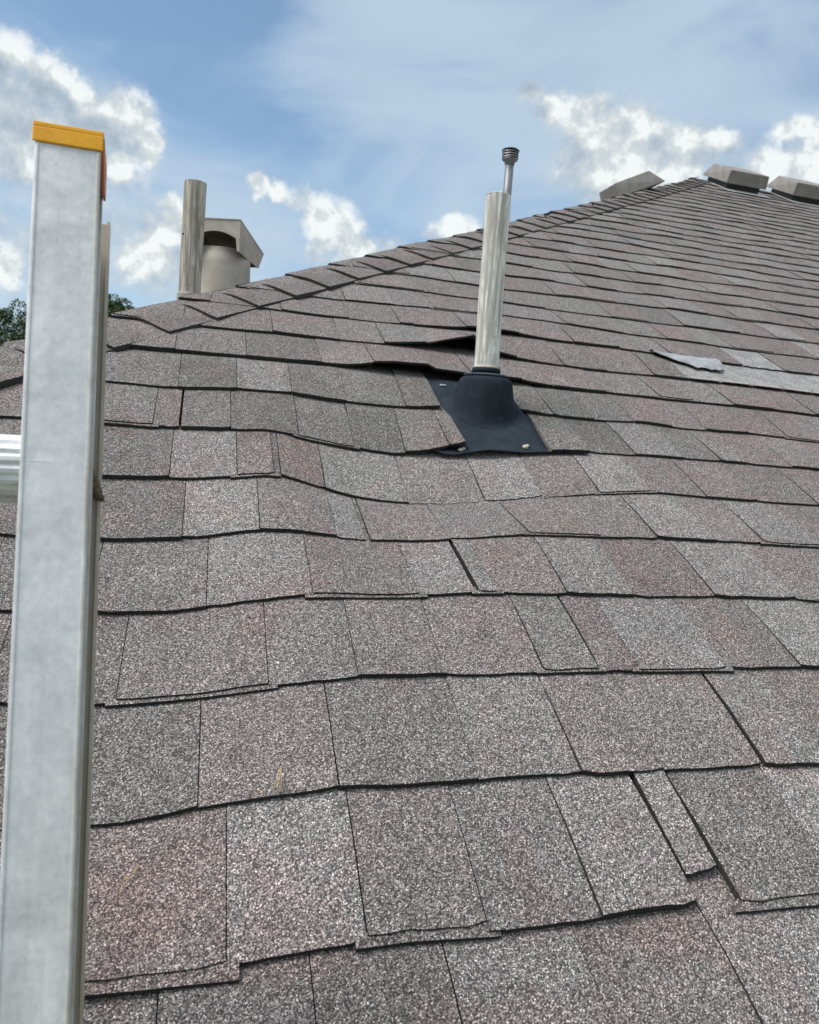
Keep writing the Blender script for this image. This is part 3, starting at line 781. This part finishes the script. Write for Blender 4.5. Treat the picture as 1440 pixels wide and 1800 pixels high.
for i in range(NU):
    a, b = G[i, NV], G[i + 1, NV]
    q = [mb.vert(W(a[0], a[1], a[2] - .0025)), mb.vert(W(b[0], b[1], b[2] - .0025)), mb.vert(W(*b)), mb.vert(W(*a))]
    mb.face(q, 1)
c = Vector(mb.v[0]); o = mb.build('shingle_flap', [M_FLAP, M_EDGE], roof, loc=c - R0, shift=c); o['label'] = 'curled back flap of torn shingle showing its pale underside'

# ------------------------------------------------------------------ plumbing vent with rubber boot
def plane_hit(px, py):
    r = ray(px, py); n = np.array([0, -SN, CS]); t = -DD / (r @ n); return Vector(r * t) + Vector((0, 0, ZC))
P0 = plane_hit(850, 722); P0.z += 0.004
vent = empty('plumbing_vent', P0)
tag(vent, 'weathered white plastic vent pipe standing in a black rubber boot on the near roof slope', 'vent pipe')
TS = math.tan(SL)
# pipe: leans a hair
axis = Vector((-0.012, 0, 1)).normalized()
mb = MB(); rO, rI, Lp = 0.0238, 0.0205, 0.404
rings = []
for j in range(15):
    z = -.005 + (Lp + .005) * j / 14
    c = Vector((-0.001, 0, 0)) + axis * z + Vector((.0006 * math.sin(z * 20), 0, 0))
    rings.append(circle(c, rO, 40, axis))
mb.tube(rings, 0, True, False)
topc = Vector((-0.001, 0, 0)) + axis * Lp
mb.tube([circle(topc, rO, 40, axis), circle(topc + axis * .0012, rO - .001, 40, axis), circle(topc + axis * .0012, rI, 40, axis), circle(topc - axis * .1, rI, 40, axis)], 0, False, True, False)
mb.build('pipe', M_PVC, vent)
# boot: bell whose foot follows the slope
# (the flange below the boot is made first: the boot's foot sits on it)
uA, uB = .398, .694; vA, vB = V0 + 6.93 * EX, V0 + 8.95 * EX; NU, NV = 30, 20
BE = [(.385, -.020), (.41, -.024), (.44, -.024), (.47, -.015), (.50, -.009), (.54, -.009), (.58, -.010), (.62, -.006), (.66, -.001), (.70, -.003)]
BX, BY = zip(*BE)
def flange_H(u, v):
    t = (v - vA) / (vB - vA); H = under(u, v) + .0065
    e = float(np.interp(u, BX, BY)) + .004; wgt = max(0, 1 - max(t, 0) / .28) ** 1.5
    return max(H, H * (1 - wgt) + e * wgt)
prof = [(0.0262, .0745, 0), (.0262, .0690, 0), (.0275, .0665, 0), (.0360, .0645, 0), (.0380, .0608, 0), (.0430, .0600, .01), (.0485, .0575, .03), (.0512, .0535, .08), (.0535, .0450, .22), (.0560, .0340, .44), (.0585, .0225, .68), (.0608, .0130, .86), (.0632, .0060, .97), (.0665, .0022, 1.0), (.0715, .0004, 1.0)]
mb = MB(); rings = []
for (r, z, t) in prof:
    ring = []
    for i in range(56):
        a = 2 * math.pi * i / 56; x, y = r * math.cos(a), r * math.sin(a) * (1.0 - .06 * t) + 0.004 * t
        wx, wy = P0.x + x, P0.y + y
        v_ = (wy - DD * SN) / CS; H_ = flange_H(wx, v_); v_ = (wy - DD * SN + H_ * SN) / CS
        foot = W(wx, v_, H_)[2] - P0.z
        ring.append(Vector((x, y, z + t * foot)))
    rings.append(ring)
mb.tube(rings[::-1], 0, False, False)
boot = mb.build('rubber_boot', M_RUB, vent)
mb = MB()
rg = []
for (r, z) in ((.0262, .069), (.0275, .069), (.0282, .0735), (.0270, .0780), (.0242, .0785)):
    rg.append(circle((-.001, 0, z), r, 40))
mb.tube(rg, 0, False, False); mb.build('collar', M_RUB, boot)
mb = MB(); mb.tube([circle((-.001, 0, z), r, 48) for r, z in ((.030, .0600), (.0405, .0605), (.0428, .0620), (.0432, .0638), (.0422, .0652), (.0385, .0662), (.0275, .0672))], 0, False, False)
mb.build('collar_rim', M_RIM, boot)
mb = MB(); rg = [circle((-.001, 0, z), r, 32) for r, z in ((.0258, .0765), (.0258, .0800), (.0245, .0822), (.0236, .0828))]
mb.tube(rg, 0, False, False); mb.build('sealant_ring', M_RUST, boot)
# flange sheet
mb = MB(); G = {}
for i in range(NU + 1):
    for j in range(NV + 1):
        u = uA + (uB - uA) * i / NU; v = vA + (vB - vA) * j / NV
        t = j / NV
        if i < 2 and j == 0: v += .006 * (2 - i)
        H = flange_H(u, v)
        # it runs under the shingles lying on its edges
        if u > .615 and v > V0 + 7.02 * EX: H = under(u, v) - .003
        elif u < .448 and v > V0 + 7.08 * EX: H = under(u, v) - .003
        elif v > V0 + 8.75 * EX: H = under(u, v) - .002
        G[i, j] = (u, v, H)
for lay, dz in ((0, 0), (1, -.0022)):
    I = {q: mb.vert(W(p[0], p[1], p[2] + dz)) for q, p in G.items()}
    for i in range(NU):
        for j in range(NV):
            q = (I[i, j], I[i + 1, j], I[i + 1, j + 1], I[i, j + 1]); mb.face(q if lay == 0 else q[::-1], 0, True)
def rim(seq):
    for a, b in zip(seq[:-1], seq[1:]):
        mb.face([mb.vert(W(a[0], a[1], a[2] - .0022)), mb.vert(W(b[0], b[1], b[2] - .0022)), mb.vert(W(*b)), mb.vert(W(*a))])
rim([G[i, 0] for i in range(NU + 1)]); rim([G[NU, j] for j in range(NV + 1)]); rim([G[0, j] for j in range(NV, -1, -1)])
mb.build('flange', M_FLG, vent, shift=P0)
def flange_pt(u, v):
    i = (u - uA) / (uB - uA) * NU; j = (v - vA) / (vB - vA) * NV
    p = G[int(max(0, min(NU, round(i)))), int(max(0, min(NV, round(j))))]
    return Vector(W(u, v, p[2]))
nrm = Vector((0, -SN, CS))
def blob(mb, c, r, seed, flat=.5, ax=nrm, nseg=9):
    rr = random.Random(seed); rings = []
    for j in range(5):
        ph = math.pi * (j + .5) / 5
        ring = []
        for p in circle(c + ax * (math.cos(ph) * r * flat), r * math.sin(ph), nseg, ax): ring.append(c + (p - c) * rr.uniform(.75, 1.2))
        rings.append(ring)
    mb.tube(rings[::-1], 0)
for (u, dv, sd_, r) in ((.449, .010, 1, .0052), (.571, .014, 2, .0058)):
    c = flange_pt(u, vA + dv) + nrm * .002
    mb = MB(); blob(mb, c, r, sd_, .55); blob(mb, c + Vector((.0065, .003, .002)), r * .75, sd_ + 5, .8)
    mb.build('nail', M_RUST, vent, shift=P0)
c = flange_pt(.462, V0 + 8.62 * EX) + nrm * .001
mb = MB(); mb.tube([circle(c, .0035, 10, nrm), circle(c + nrm * .0015, .0035, 10, nrm)]); mb.tube([circle(c + Vector((.006, -.003, 0)), .0028, 10, nrm), circle(c + Vector((.006, -.003, 0)) + nrm * .0015, .0026, 10, nrm)])
o = mb.build('nail', M_NAIL, vent, shift=P0); o['label'] = 'shiny nail heads at the upper corner of the flange'

# ------------------------------------------------------------------ things on the slope behind the hip
def z_other(x, y):
    """height of the slope behind the hip"""
    # mirrored plane: x plays the part of y
    yy = x - KM  # distance up that slope, as plan run
    v = (yy - DD * SN) / CS
    return v * SN - DD * CS + ZC
pt = seen(344, 321, 2.2)
zb = z_other(pt.x, pt.y) - .02
p2 = empty('vent_pipe', (pt.x, pt.y, zb)); tag(p2, 'tan weathered plastic pipe beside the hooded metal vent, behind the hip', 'vent pipe')
Lp2 = pt.z - zb
mb = MB(); rO = .0305
lean = Vector((.006, 0, 1)).normalized()
off = -lean * 0
def c2(z): return Vector((lean.x * (z - Lp2), 0, z))
mb.tube([circle(c2(Lp2 * j / 12), rO, 36, lean) for j in range(13)], 0, True, False)
mb.tube([circle(c2(Lp2), rO, 36, lean), circle(c2(Lp2), rO - .004, 36, lean), circle(c2(Lp2 - .08), rO - .004, 36, lean)], 0, False, True, False)
mb.build('pipe', M_PVC2, p2)
zf = seen(337, 515, 2.2).z - zb
mb = MB(); mb.tube([circle(c2(z), r, 32, lean) for r, z in ((.034, zf - .16), (.034, zf - .004), (.0325, zf + .002), (.0306, zf + .003))], 0, True, False)
mb.build('boot_collar', M_VENT, p2)
mb = MB()
cz = Vector((0, 0, 0))
mb.tube([circle((0, 0, 0.0), .12, 24), circle((0, 0, zf * .4), .06, 24), circle((0, 0, max(.02, zf - .16)), .036, 24)], 0, True, False)
mb.build('flashing_cone', M_HOOD, p2)
mb = MB(); q_ = seen(322, 411, 2.18) - Vector((pt.x, pt.y, zb)); blob(mb, q_, .003, 9, 1.0); mb.build('burr', M_DARK, p2)

# hooded vent: round throat, box hood with an arched mouth
DH = 2.42
hc = seen(390, 450, DH)
zb = z_other(hc.x, hc.y) - .03
YAW = math.radians(-21)
hv = empty('hooded_vent', (hc.x, hc.y, zb), (0, 0, YAW)); tag(hv, 'dull galvanised hood vent with an arched mouth, behind the hip', 'roof vent')
zc_ = hc.z - zb
mb = MB(); rT = .082
mb.tube([circle((-.004, .028, z), r, 48) for r, z in ((rT + .012, 0.0), (rT + .004, .10), (rT + .001, zc_ - .03), (rT - .001, zc_ + .018))], 0, True, True)
mb.build('throat', M_HOOD, hv)
# hood (front face looks along -Y)
hw = .078; yf = -.070; ybk = .170
zt0, zt1 = zc_ + .092, zc_ + .060      # roof of hood drops to the back
mb = MB(); zl = zc_ + .000
n = 12; arch = []
for i in range(n + 1):
    x = -hw + .014 + (2 * hw - .026) * i / n
    arch.append(Vector((x, yf, zc_ + .038 + .020 * (1 - ((i - n / 2) / (n / 2)) ** 2))))
outline = [Vector((-hw, yf, zl)), Vector((-hw, yf, zt0)), Vector((hw, yf, zt0)), Vector((hw, yf, zl)), Vector((hw - .004, yf, zl + .002))] + arch[::-1] + [Vector((-hw + .004, yf, zl + .002))]
def plate(pts, d, nm):
    b = MB(); b.poly_prism(pts, d); return b.build(nm, M_HOOD, hv)
# front as strips so the concave mouth stays clean
b = MB()
tops = [Vector((p.x, yf, zt0)) for p in arch]
for p0, p1, t0, t1 in zip(arch[:-1], arch[1:], tops[:-1], tops[1:]): b.poly_prism([p0, p1, t1, t0][::-1], (0, .002, 0))
b.poly_prism([Vector((-hw, yf, zl)), Vector((-hw, yf, zt0)), tops[0], arch[0], Vector((-hw + .006, yf, zl))], (0, .002, 0))
b.poly_prism([arch[-1], tops[-1], Vector((hw, yf, zt0)), Vector((hw, yf, zl)), Vector((hw - .006, yf, zl))], (0, .002, 0))
b.build('hood_front', M_HOOD, hv)
zs = [(yf + .0022, zl), (yf + .0022, zt0 - .001), (ybk, zt1 - .012), (ybk - .045, zl - .006), (yf + .05, zl - .002)]
for sx, nm in ((hw - .002, 'hood_side'), (-hw, 'hood_side')):
    plate([Vector((sx, y, z)) for y, z in zs], (.002, 0, 0), nm)
plate([Vector((-hw - .001, yf - .002, zt0)), Vector((hw + .001, yf - .002, zt0)), Vector((hw + .001, ybk + .002, zt1 - .011)), Vector((-hw - .001, ybk + .002, zt1 - .011))], (0, 0, .002), 'hood_top')
plate([Vector((-hw + .0025, ybk - .002, zt1 - .014)), Vector((hw - .0025, ybk - .002, zt1 - .014)), Vector((hw - .0025, ybk - .047, zl - .004)), Vector((-hw + .0025, ybk - .047, zl - .004))], (0, -.002, 0), 'hood_back')

# gas flue
ft = seen(898, 264, 5.2)
zb = z_other(ft.x, ft.y) - .02
fl = empty('gas_flue', (ft.x, ft.y, zb)); tag(fl, 'thin grey metal flue with a louvred round cap, showing above the white pipe', 'flue')
Lf = ft.z - zb
mb = MB(); mb.tube([circle((0, 0, z), .0285, 28) for z in (0, Lf * .5, Lf - .07)]); mb.build('pipe', M_FLUE, fl)
mb = MB(); mb.tube([circle((0, 0, z), r, 28) for r, z in ((.031, Lf - .095), (.034, Lf - .075), (.050, Lf - .066), (.053, Lf - .060))], 0, True, True); mb.build('cap_base', M_FLUE, fl)
mb = MB(); mb.tube([circle((0, 0, z), .041, 24) for z in (Lf - .06, Lf - .008)]); mb.build('cap_core', M_DARK, fl)
for j in range(3):
    mb = MB(); z = Lf - .050 + j * .0165
    mb.tube([circle((0, 0, z - .003), .055, 32), circle((0, 0, z + .005), .053, 32), circle((0, 0, z + .0055), .044, 32)], 0, False, False)
    mb.tube([circle((0, 0, z + .0045), .044, 32), circle((0, 0, z - .0035), .0545, 32)], 0, False, False)
    mb.build('louvre', M_FLUE, fl)
mb = MB(); mb.tube([circle((0, 0, z), r, 32) for r, z in ((.057, Lf - .007), (.058, Lf - .003), (.050, Lf + .003), (.02, Lf + .006))]); mb.build('cap_lid', M_DARK, fl)
mb = MB(); mb.tube([circle((0, 0, z), r, 24) for r, z in ((.11, -.02), (.10, .02), (.034, .12), (.03, .14))]); mb.build('flashing_cone', M_FLUE, fl)

# ------------------------------------------------------------------ box vents near the ridge
def box_vent(name, u, v, wd, dp, ht, other, label, group=None):
    """low metal roof vent: sloped lid on a throat, flange under the shingles; local x along the eave, y up the slope"""
    o = Vector(W(u, v, .006, other)); ex = Vector(W(1, 0, 0, other)) - Vector(W(0, 0, 0, other)); ey = Vector(W(0, 1, 0, other)) - Vector(W(0, 0, 0, other)); ez = ex.cross(ey)
    if other: ez = -ez
    def q(x, y, z): return ex * x + ey * y + ez * z
    root = empty(name, o); tag(root, label, 'roof vent', group)
    mb = MB()
    fx = .07 if not other else -.02
    mb.poly_prism([q(-wd * .5, -fx, 0), q(wd * .5 + fx * .3, -fx, 0), q(wd * .5 + fx * .3, dp - .03, 0), q(-wd * .5, dp - .03, 0)], q(0, 0, .0015)); mb.build('flange', M_VENTL if not other else M_VENT, root)
    mb = MB(); mb.poly_prism([q(-wd * .40, .03, .002), q(wd * .40, .03, .002), q(wd * .40, dp - .04, .002), q(-wd * .40, dp - .04, .002)], q(0, 0, ht * .5)); mb.build('throat', M_DARK, root)
    mb = MB(); b0, t0 = ht - .088, ht; i_ = .022
    lo = [q(-wd / 2, 0, b0), q(wd / 2, 0, b0), q(wd / 2, dp, b0 - .012), q(-wd / 2, dp, b0 - .012)]
    hi = [q(-wd / 2 + i_ * .4, i_ * .3, t0), q(wd / 2 - i_ * .4, i_ * .3, t0), q(wd / 2 - i_, dp - i_ * 3.2, t0 - .004), q(-wd / 2 + i_, dp - i_ * 3.2, t0 - .004)]
    L_ = [mb.vert(p) for p in lo]; H_ = [mb.vert(p) for p in hi]
    mb.face(H_); mb.face(L_[::-1])
    for i in range(4): mb.face((L_[i], L_[(i + 1) % 4], H_[(i + 1) % 4], H_[i]))
    lid = mb.build('lid', M_VENT, root)
    bv = lid.modifiers.new('b', 'BEVEL'); bv.width = .004; bv.segments = 2
    return root
box_vent('box_vent', 3.665, 5.39, .335, .34, .128, False, 'grey low box vent at the top of the hip, first one along the ridge', 'low box vents near the ridge')
box_vent('box_vent', 4.225, 5.39, .335, .34, .128, False, 'grey low box vent cut by the picture edge, second one along the ridge', 'low box vents near the ridge')
box_vent('box_vent', hipu(4.45) + .31, 4.50, .22, .33, .098, True, 'grey low box vent peeping over the far side of the hip', 'low box vents near the ridge')

# ------------------------------------------------------------------ ladder
def camv(x, y, z): return CR @ np.array([x, y, -z])
dt, db = .438, .386
pT = np.array(seen(121.5, 223, dt)); pB = np.array(seen(62, 1650, db))
Lv = pT - pB; Llen = np.linalg.norm(Lv); Lz = Lv / Llen
dd = camv(-.320, -.12, .93); dd = dd - Lz * (dd @ Lz); dd /= np.linalg.norm(dd)
rx = np.cross(dd, Lz)
if rx @ camv(1, 0, 0) < 0: rx = -rx
down = 3.75 * 1.0
base_pt = pB - Lz * ((pB[2] - 0.0) / Lz[2])          # foot on the ground
Hl = np.linalg.norm(pT - base_pt)
lad = empty('extension_ladder', Vector(base_pt))
# right-handed frame: x = rx, z = Lz, y = z x x
yv = np.cross(Lz, rx)
sgn = 1 if yv @ dd > 0 else -1
lad.rotation_euler = Matrix([[rx[i], yv[i], Lz[i]] for i in range(3)]).to_euler()
tag(lad, 'aluminium extension ladder with a yellow end cap leaning on the eave', 'ladder')
def lb(mb, x0, x1, y0, y1, z0, z1, m=0): mb.box((x0, min(sgn * y0, sgn * y1), z0), (x1, max(sgn * y0, sgn * y1), z1), m)
WD = .0170; WSP = .41
def fly_rail(xc, side):
    mb = MB()
    lb(mb, xc - WD, xc + WD, 0, .0022, Hl - 2.3, Hl - .004)
    lb(mb, xc - .0015, xc + .0015, .0022, .0285, Hl - 2.3, Hl - .004)
    lb(mb, xc - WD, xc + WD, .0285, .0307, Hl - 2.3, Hl - .004)
    for xa, xb in ((WD - .0022, WD - .0004), (-WD + .0004, -WD + .0022)): lb(mb, xc + xa, xc + xb, -.0007, .0003, Hl - 2.3, Hl - .0122)
    o = mb.build('fly_rail', M_AL, lad); bv = o.modifiers.new('b', 'BEVEL'); bv.width = .0009; bv.segments = 3
    mb = MB()
    zt_ = Hl
    lb(mb, xc - WD - .0012, xc + WD + .0012, -.0012, .0328, zt_ - .003, zt_)
    lb(mb, xc - WD - .0012, xc + WD + .0012, -.0014, -.0001, zt_ - .0118, zt_ - .003)
    c_o = mb.build('end_cap', M_YEL, lad); bv = c_o.modifiers.new('b', 'BEVEL'); bv.width = .0012; bv.segments = 3
    for sx in ((WD + .0002, WD + .0016),):
        mb = MB()
        pts = [Vector((xc + sx[0], sgn * .001, zt_ - .003)), Vector((xc + sx[0], sgn * .0325, zt_ - .003)), Vector((xc + sx[0], sgn * .0325, zt_ - .024)), Vector((xc + sx[0], sgn * .012, zt_ - .028)), Vector((xc + sx[0], sgn * .001, zt_ - .013))]
        mb.poly_prism(pts, (sx[1] - sx[0], 0, 0)); mb.build('cap_flap', M_ORG, c_o)
Hb = Hl * 1.0
BT = min(np.arange(Hl - .4, Hl, .0005), key=lambda z: abs(project(base_pt + Lz * z + rx * .02 + dd * .05)[1] - 382))   # top of the base section
def base_rail(xc, side):
    mb = MB()
    s = side
    def bx(x0, x1, y0, y1, m): lb(mb, xc + min(s * x0, s * x1), xc + max(s * x0, s * x1), y0, y1, .02, BT, m)
    bx(-.010, .0128, .0345, .0367, 0)
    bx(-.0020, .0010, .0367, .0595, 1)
    bx(-.010, .0205, .0595, .0617, 0)
    bx(.0187, .0205, .0555, .0595, 0)
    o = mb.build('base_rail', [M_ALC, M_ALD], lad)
    mb = MB(); lb(mb, xc - .02, xc + .024, .030, .068, 0, .02); mb.build('foot', M_DARK, lad)
for xc, s in ((0, 1), (-WSP, -1)): fly_rail(xc, s); base_rail(xc, s)
# D-shaped ribbed rungs
def rung(z, y, x0, x1):
    mb = MB(); rings = []
    n = 48
    for x in (x0, x1):
        ring = []
        for i in range(n):
            a = 2 * math.pi * i / n
            r = .0150 + (.0014 if (i % 3) < 2 else 0)
            ring.append(Vector((x, sgn * (y + r * math.sin(a) * .95), z + r * math.cos(a))))
        rings.append(ring)
    mb.tube(rings, 0, True, True, False)
    mb.build('rung', M_AL, lad)
# height of the rung that shows
best = min(np.arange(0, Hl, .001), key=lambda z: abs(project(base_pt + Lz * z + rx * -.03 + dd * .0155)[1] - 817))
z = best
zr = [best + .3048 * j for j in range(-12, 3)]
for z in zr:
    if Hl - 2.25 < z < Hl - .05: rung(z, .0155, -WSP + .0016, -.0016)
    if .2 < z < BT - .05: rung(z, .0480, -WSP - .003, .003)
# dried mud clump on the rail edge
zc_m = min(np.arange(0, Hl, .001), key=lambda z: abs(project(base_pt + Lz * z + rx * .02 + dd * .05)[1] - 862))
mc = Vector(base_pt + Lz * zc_m + rx * .0195 + dd * .050)
mb = MB()
for j, (dx, dz, r) in enumerate(((-.0035, .003, .0044), (-.0018, -.0005, .0040), (.0002, -.0035, .0030), (-.0045, .0062, .0038), (-.0055, .0095, .0032), (-.006, .0125, .0026), (-.0065, .015, .002), (.002, -.005, .0018))):
    blob(mb, Vector((dx, -.001, dz)), r, j + 20, .95, Vector((0, 0, 1)), 11)
mud = mb.build('mud_clump', M_MUD); mud.location = mc
tag(mud, 'small lump of dried brown mud stuck on the ladder rail edge', 'mud')

# ------------------------------------------------------------------ bits of dry grass
def straw(name, pts_list, label):
    p0 = Vector(W(*pts_list[0][0])); mb = MB()
    for pts, r in [(p, .0005) for p in pts_list]:
        P = [Vector(W(*q)) - p0 for q in pts]
        ax = (P[-1] - P[0]).normalized()
        mb.tube([circle(p, r * (1 - .5 * i / len(P)), 5, ax) for i, p in enumerate(P)])
    o = mb.build(name, M_STRAW); o.location = p0; tag(o, label, 'dry grass')
def hs(u, v): return under(u, v) + .0085
def rp(px, py, lift_=0.0):
    h = plane_hit(px, py); u = h.x; v = (h.y - DD * SN) / CS
    for _ in range(4):
        H = under(u, v) + .006 * (1 - ((v - V0) / EX) % 1) + .0015
        r = ray(px, py); n = np.array([0, -SN, CS]); t = -(DD - H) / (r @ n); P = r * t
        u = P[0]; s_ = P @ np.array([0, CS, SN]); v = s_
    return (u, v, H + lift_)
straw('dry_twig', [[rp(243, 1522, .002), rp(237, 1540, .003), rp(226, 1550, .003), rp(214, 1562, .003), rp(210, 1578, .001)], [rp(226, 1550, .003), rp(219, 1546, .004)], [rp(237, 1540, .003), rp(238, 1530, .004)]], 'pale crooked dry twig lying on a reddish shingle beside the ladder')
straw('dry_grass_sprig', [[rp(480, 1394, .002), rp(485, 1375, .006), rp(493, 1358, .009)], [rp(487, 1394, .002), rp(489, 1377, .006), rp(494, 1362, .009)], [rp(494, 1390, .002), rp(494, 1372, .007), rp(490, 1360, .009)], [rp(465, 1402, .002), rp(455, 1393, .004), rp(448, 1391, .003)]], 'tuft of straw coloured dry grass caught on a shingle edge')

# ------------------------------------------------------------------ ground and trees
mb = MB(); S = 3000
v4 = [mb.vert(p) for p in ((-S, -S, 0), (S, -S, 0), (S, S, 0), (-S, S, 0))]; mb.face(v4)
g = mb.build('ground', M_GRASS); tag(g, 'flat green lawn far below the roof', None, None, 'structure')
def tree(px, py, depth, rad, name_label, seed, squash=1.0):
    t = seen(px, py, depth); H = t.z; rr = np.random.RandomState(seed)
    root = empty('tree', (t.x, t.y, 0)); tag(root, name_label, 'tree', 'trees behind the roof')
    mb = MB(); n = 8
    rings = [circle((.1 * math.sin(j), .1 * math.cos(j * 1.3), H * .75 * j / n), .32 * (1 - .8 * j / n) + .03, 10) for j in range(n + 1)]
    mb.tube(rings)
    for j in range(9):
        a = j * 2.4; z0 = H * (.35 + .04 * j); c0 = Vector((0, 0, z0)); c1 = c0 + Vector((math.cos(a), math.sin(a), .8)) * rad * .6
        ax = (c1 - c0).normalized(); mb.tube([circle(c0, .11, 7, ax), circle((c0 + c1) / 2 + Vector((0, 0, .1)), .07, 7, ax), circle(c1, .03, 7, ax)])
    mb.build('trunk', M_BARK, root)
    # crown: leaf sprays on many clumps
    clumps = []
    for j in range(70):
        d = rr.normal(size=3); d /= np.linalg.norm(d); r = rr.uniform(.45, 1.0) ** .6
        c = np.array([0, 0, H - rad * squash * 1.02]) + d * r * np.array([rad, rad, rad * squash]) * .82
        clumps.append((c, rad * rr.uniform(.13, .26)))
    nl = 16000
    V = []; Fc = []
    for j in range(nl):
        c, r = clumps[rr.randint(len(clumps))]
        d = rr.normal(size=3); d /= np.linalg.norm(d); p = c + d * r * rr.uniform(.3, 1.0) ** .5
        a = rr.normal(size=3); a /= np.linalg.norm(a); b_ = np.cross(a, rr.normal(size=3)); b_ /= np.linalg.norm(b_)
        s = rr.uniform(.06, .13); i0 = len(V)
        V += [p - a * s, p + b_ * s * .5, p + a * s, p - b_ * s * .5]; Fc.append((i0, i0 + 1, i0 + 2, i0 + 3))
    me = bpy.data.meshes.new('crown'); me.from_pydata([tuple(x) for x in V], [], Fc); me.materials.append(M_LEAF)
    o = bpy.data.objects.new('crown', me); col.objects.link(o); o.parent = root
tree(8, 512, 50, 3.0, 'green tree rising behind the roof, to the left of the ladder rail', 1, 1.1)
tree(214, 513, 52, 2.4, 'green tree top showing between the ladder and the vent pipe', 2, 1.1)
# low wood all round the edge of the lawn, beyond the roof
rr = np.random.RandomState(8); V = []; Fc = []
for j in range(420):
    a = 2 * math.pi * j / 420 + rr.uniform(-.01, .01); R_ = rr.uniform(105, 135); h = rr.uniform(4.5, 7.5); wd = rr.uniform(2.0, 4.0)
    c = np.array([math.cos(a) * R_, math.sin(a) * R_, h * .5])
    d = rr.normal(size=(130, 3)); d /= np.linalg.norm(d, axis=1)[:, None]
    p = c + d * np.array([wd, wd, h * .5]) * rr.uniform(.6, 1.0, (130, 1))
    for q in p:
        t1 = rr.normal(size=3); t1 /= np.linalg.norm(t1); t2 = np.cross(t1, rr.normal(size=3)); t2 /= np.linalg.norm(t2); z0 = len(V); g_ = rr.uniform(.35, .7)
        V += [q - t1 * g_, q + t2 * g_ * .7, q + t1 * g_, q - t2 * g_ * .7]; Fc.append((z0, z0 + 1, z0 + 2, z0 + 3))
me = bpy.data.meshes.new('distant_wood'); me.from_pydata([tuple(x) for x in V], [], Fc); me.materials.append(M_LEAF)
o = bpy.data.objects.new('distant_wood', me); col.objects.link(o); tag(o, 'far low belt of green trees beyond the lawn', 'wood', None, 'stuff')
print('PARTS', n_part, 'objects', len(bpy.data.objects))
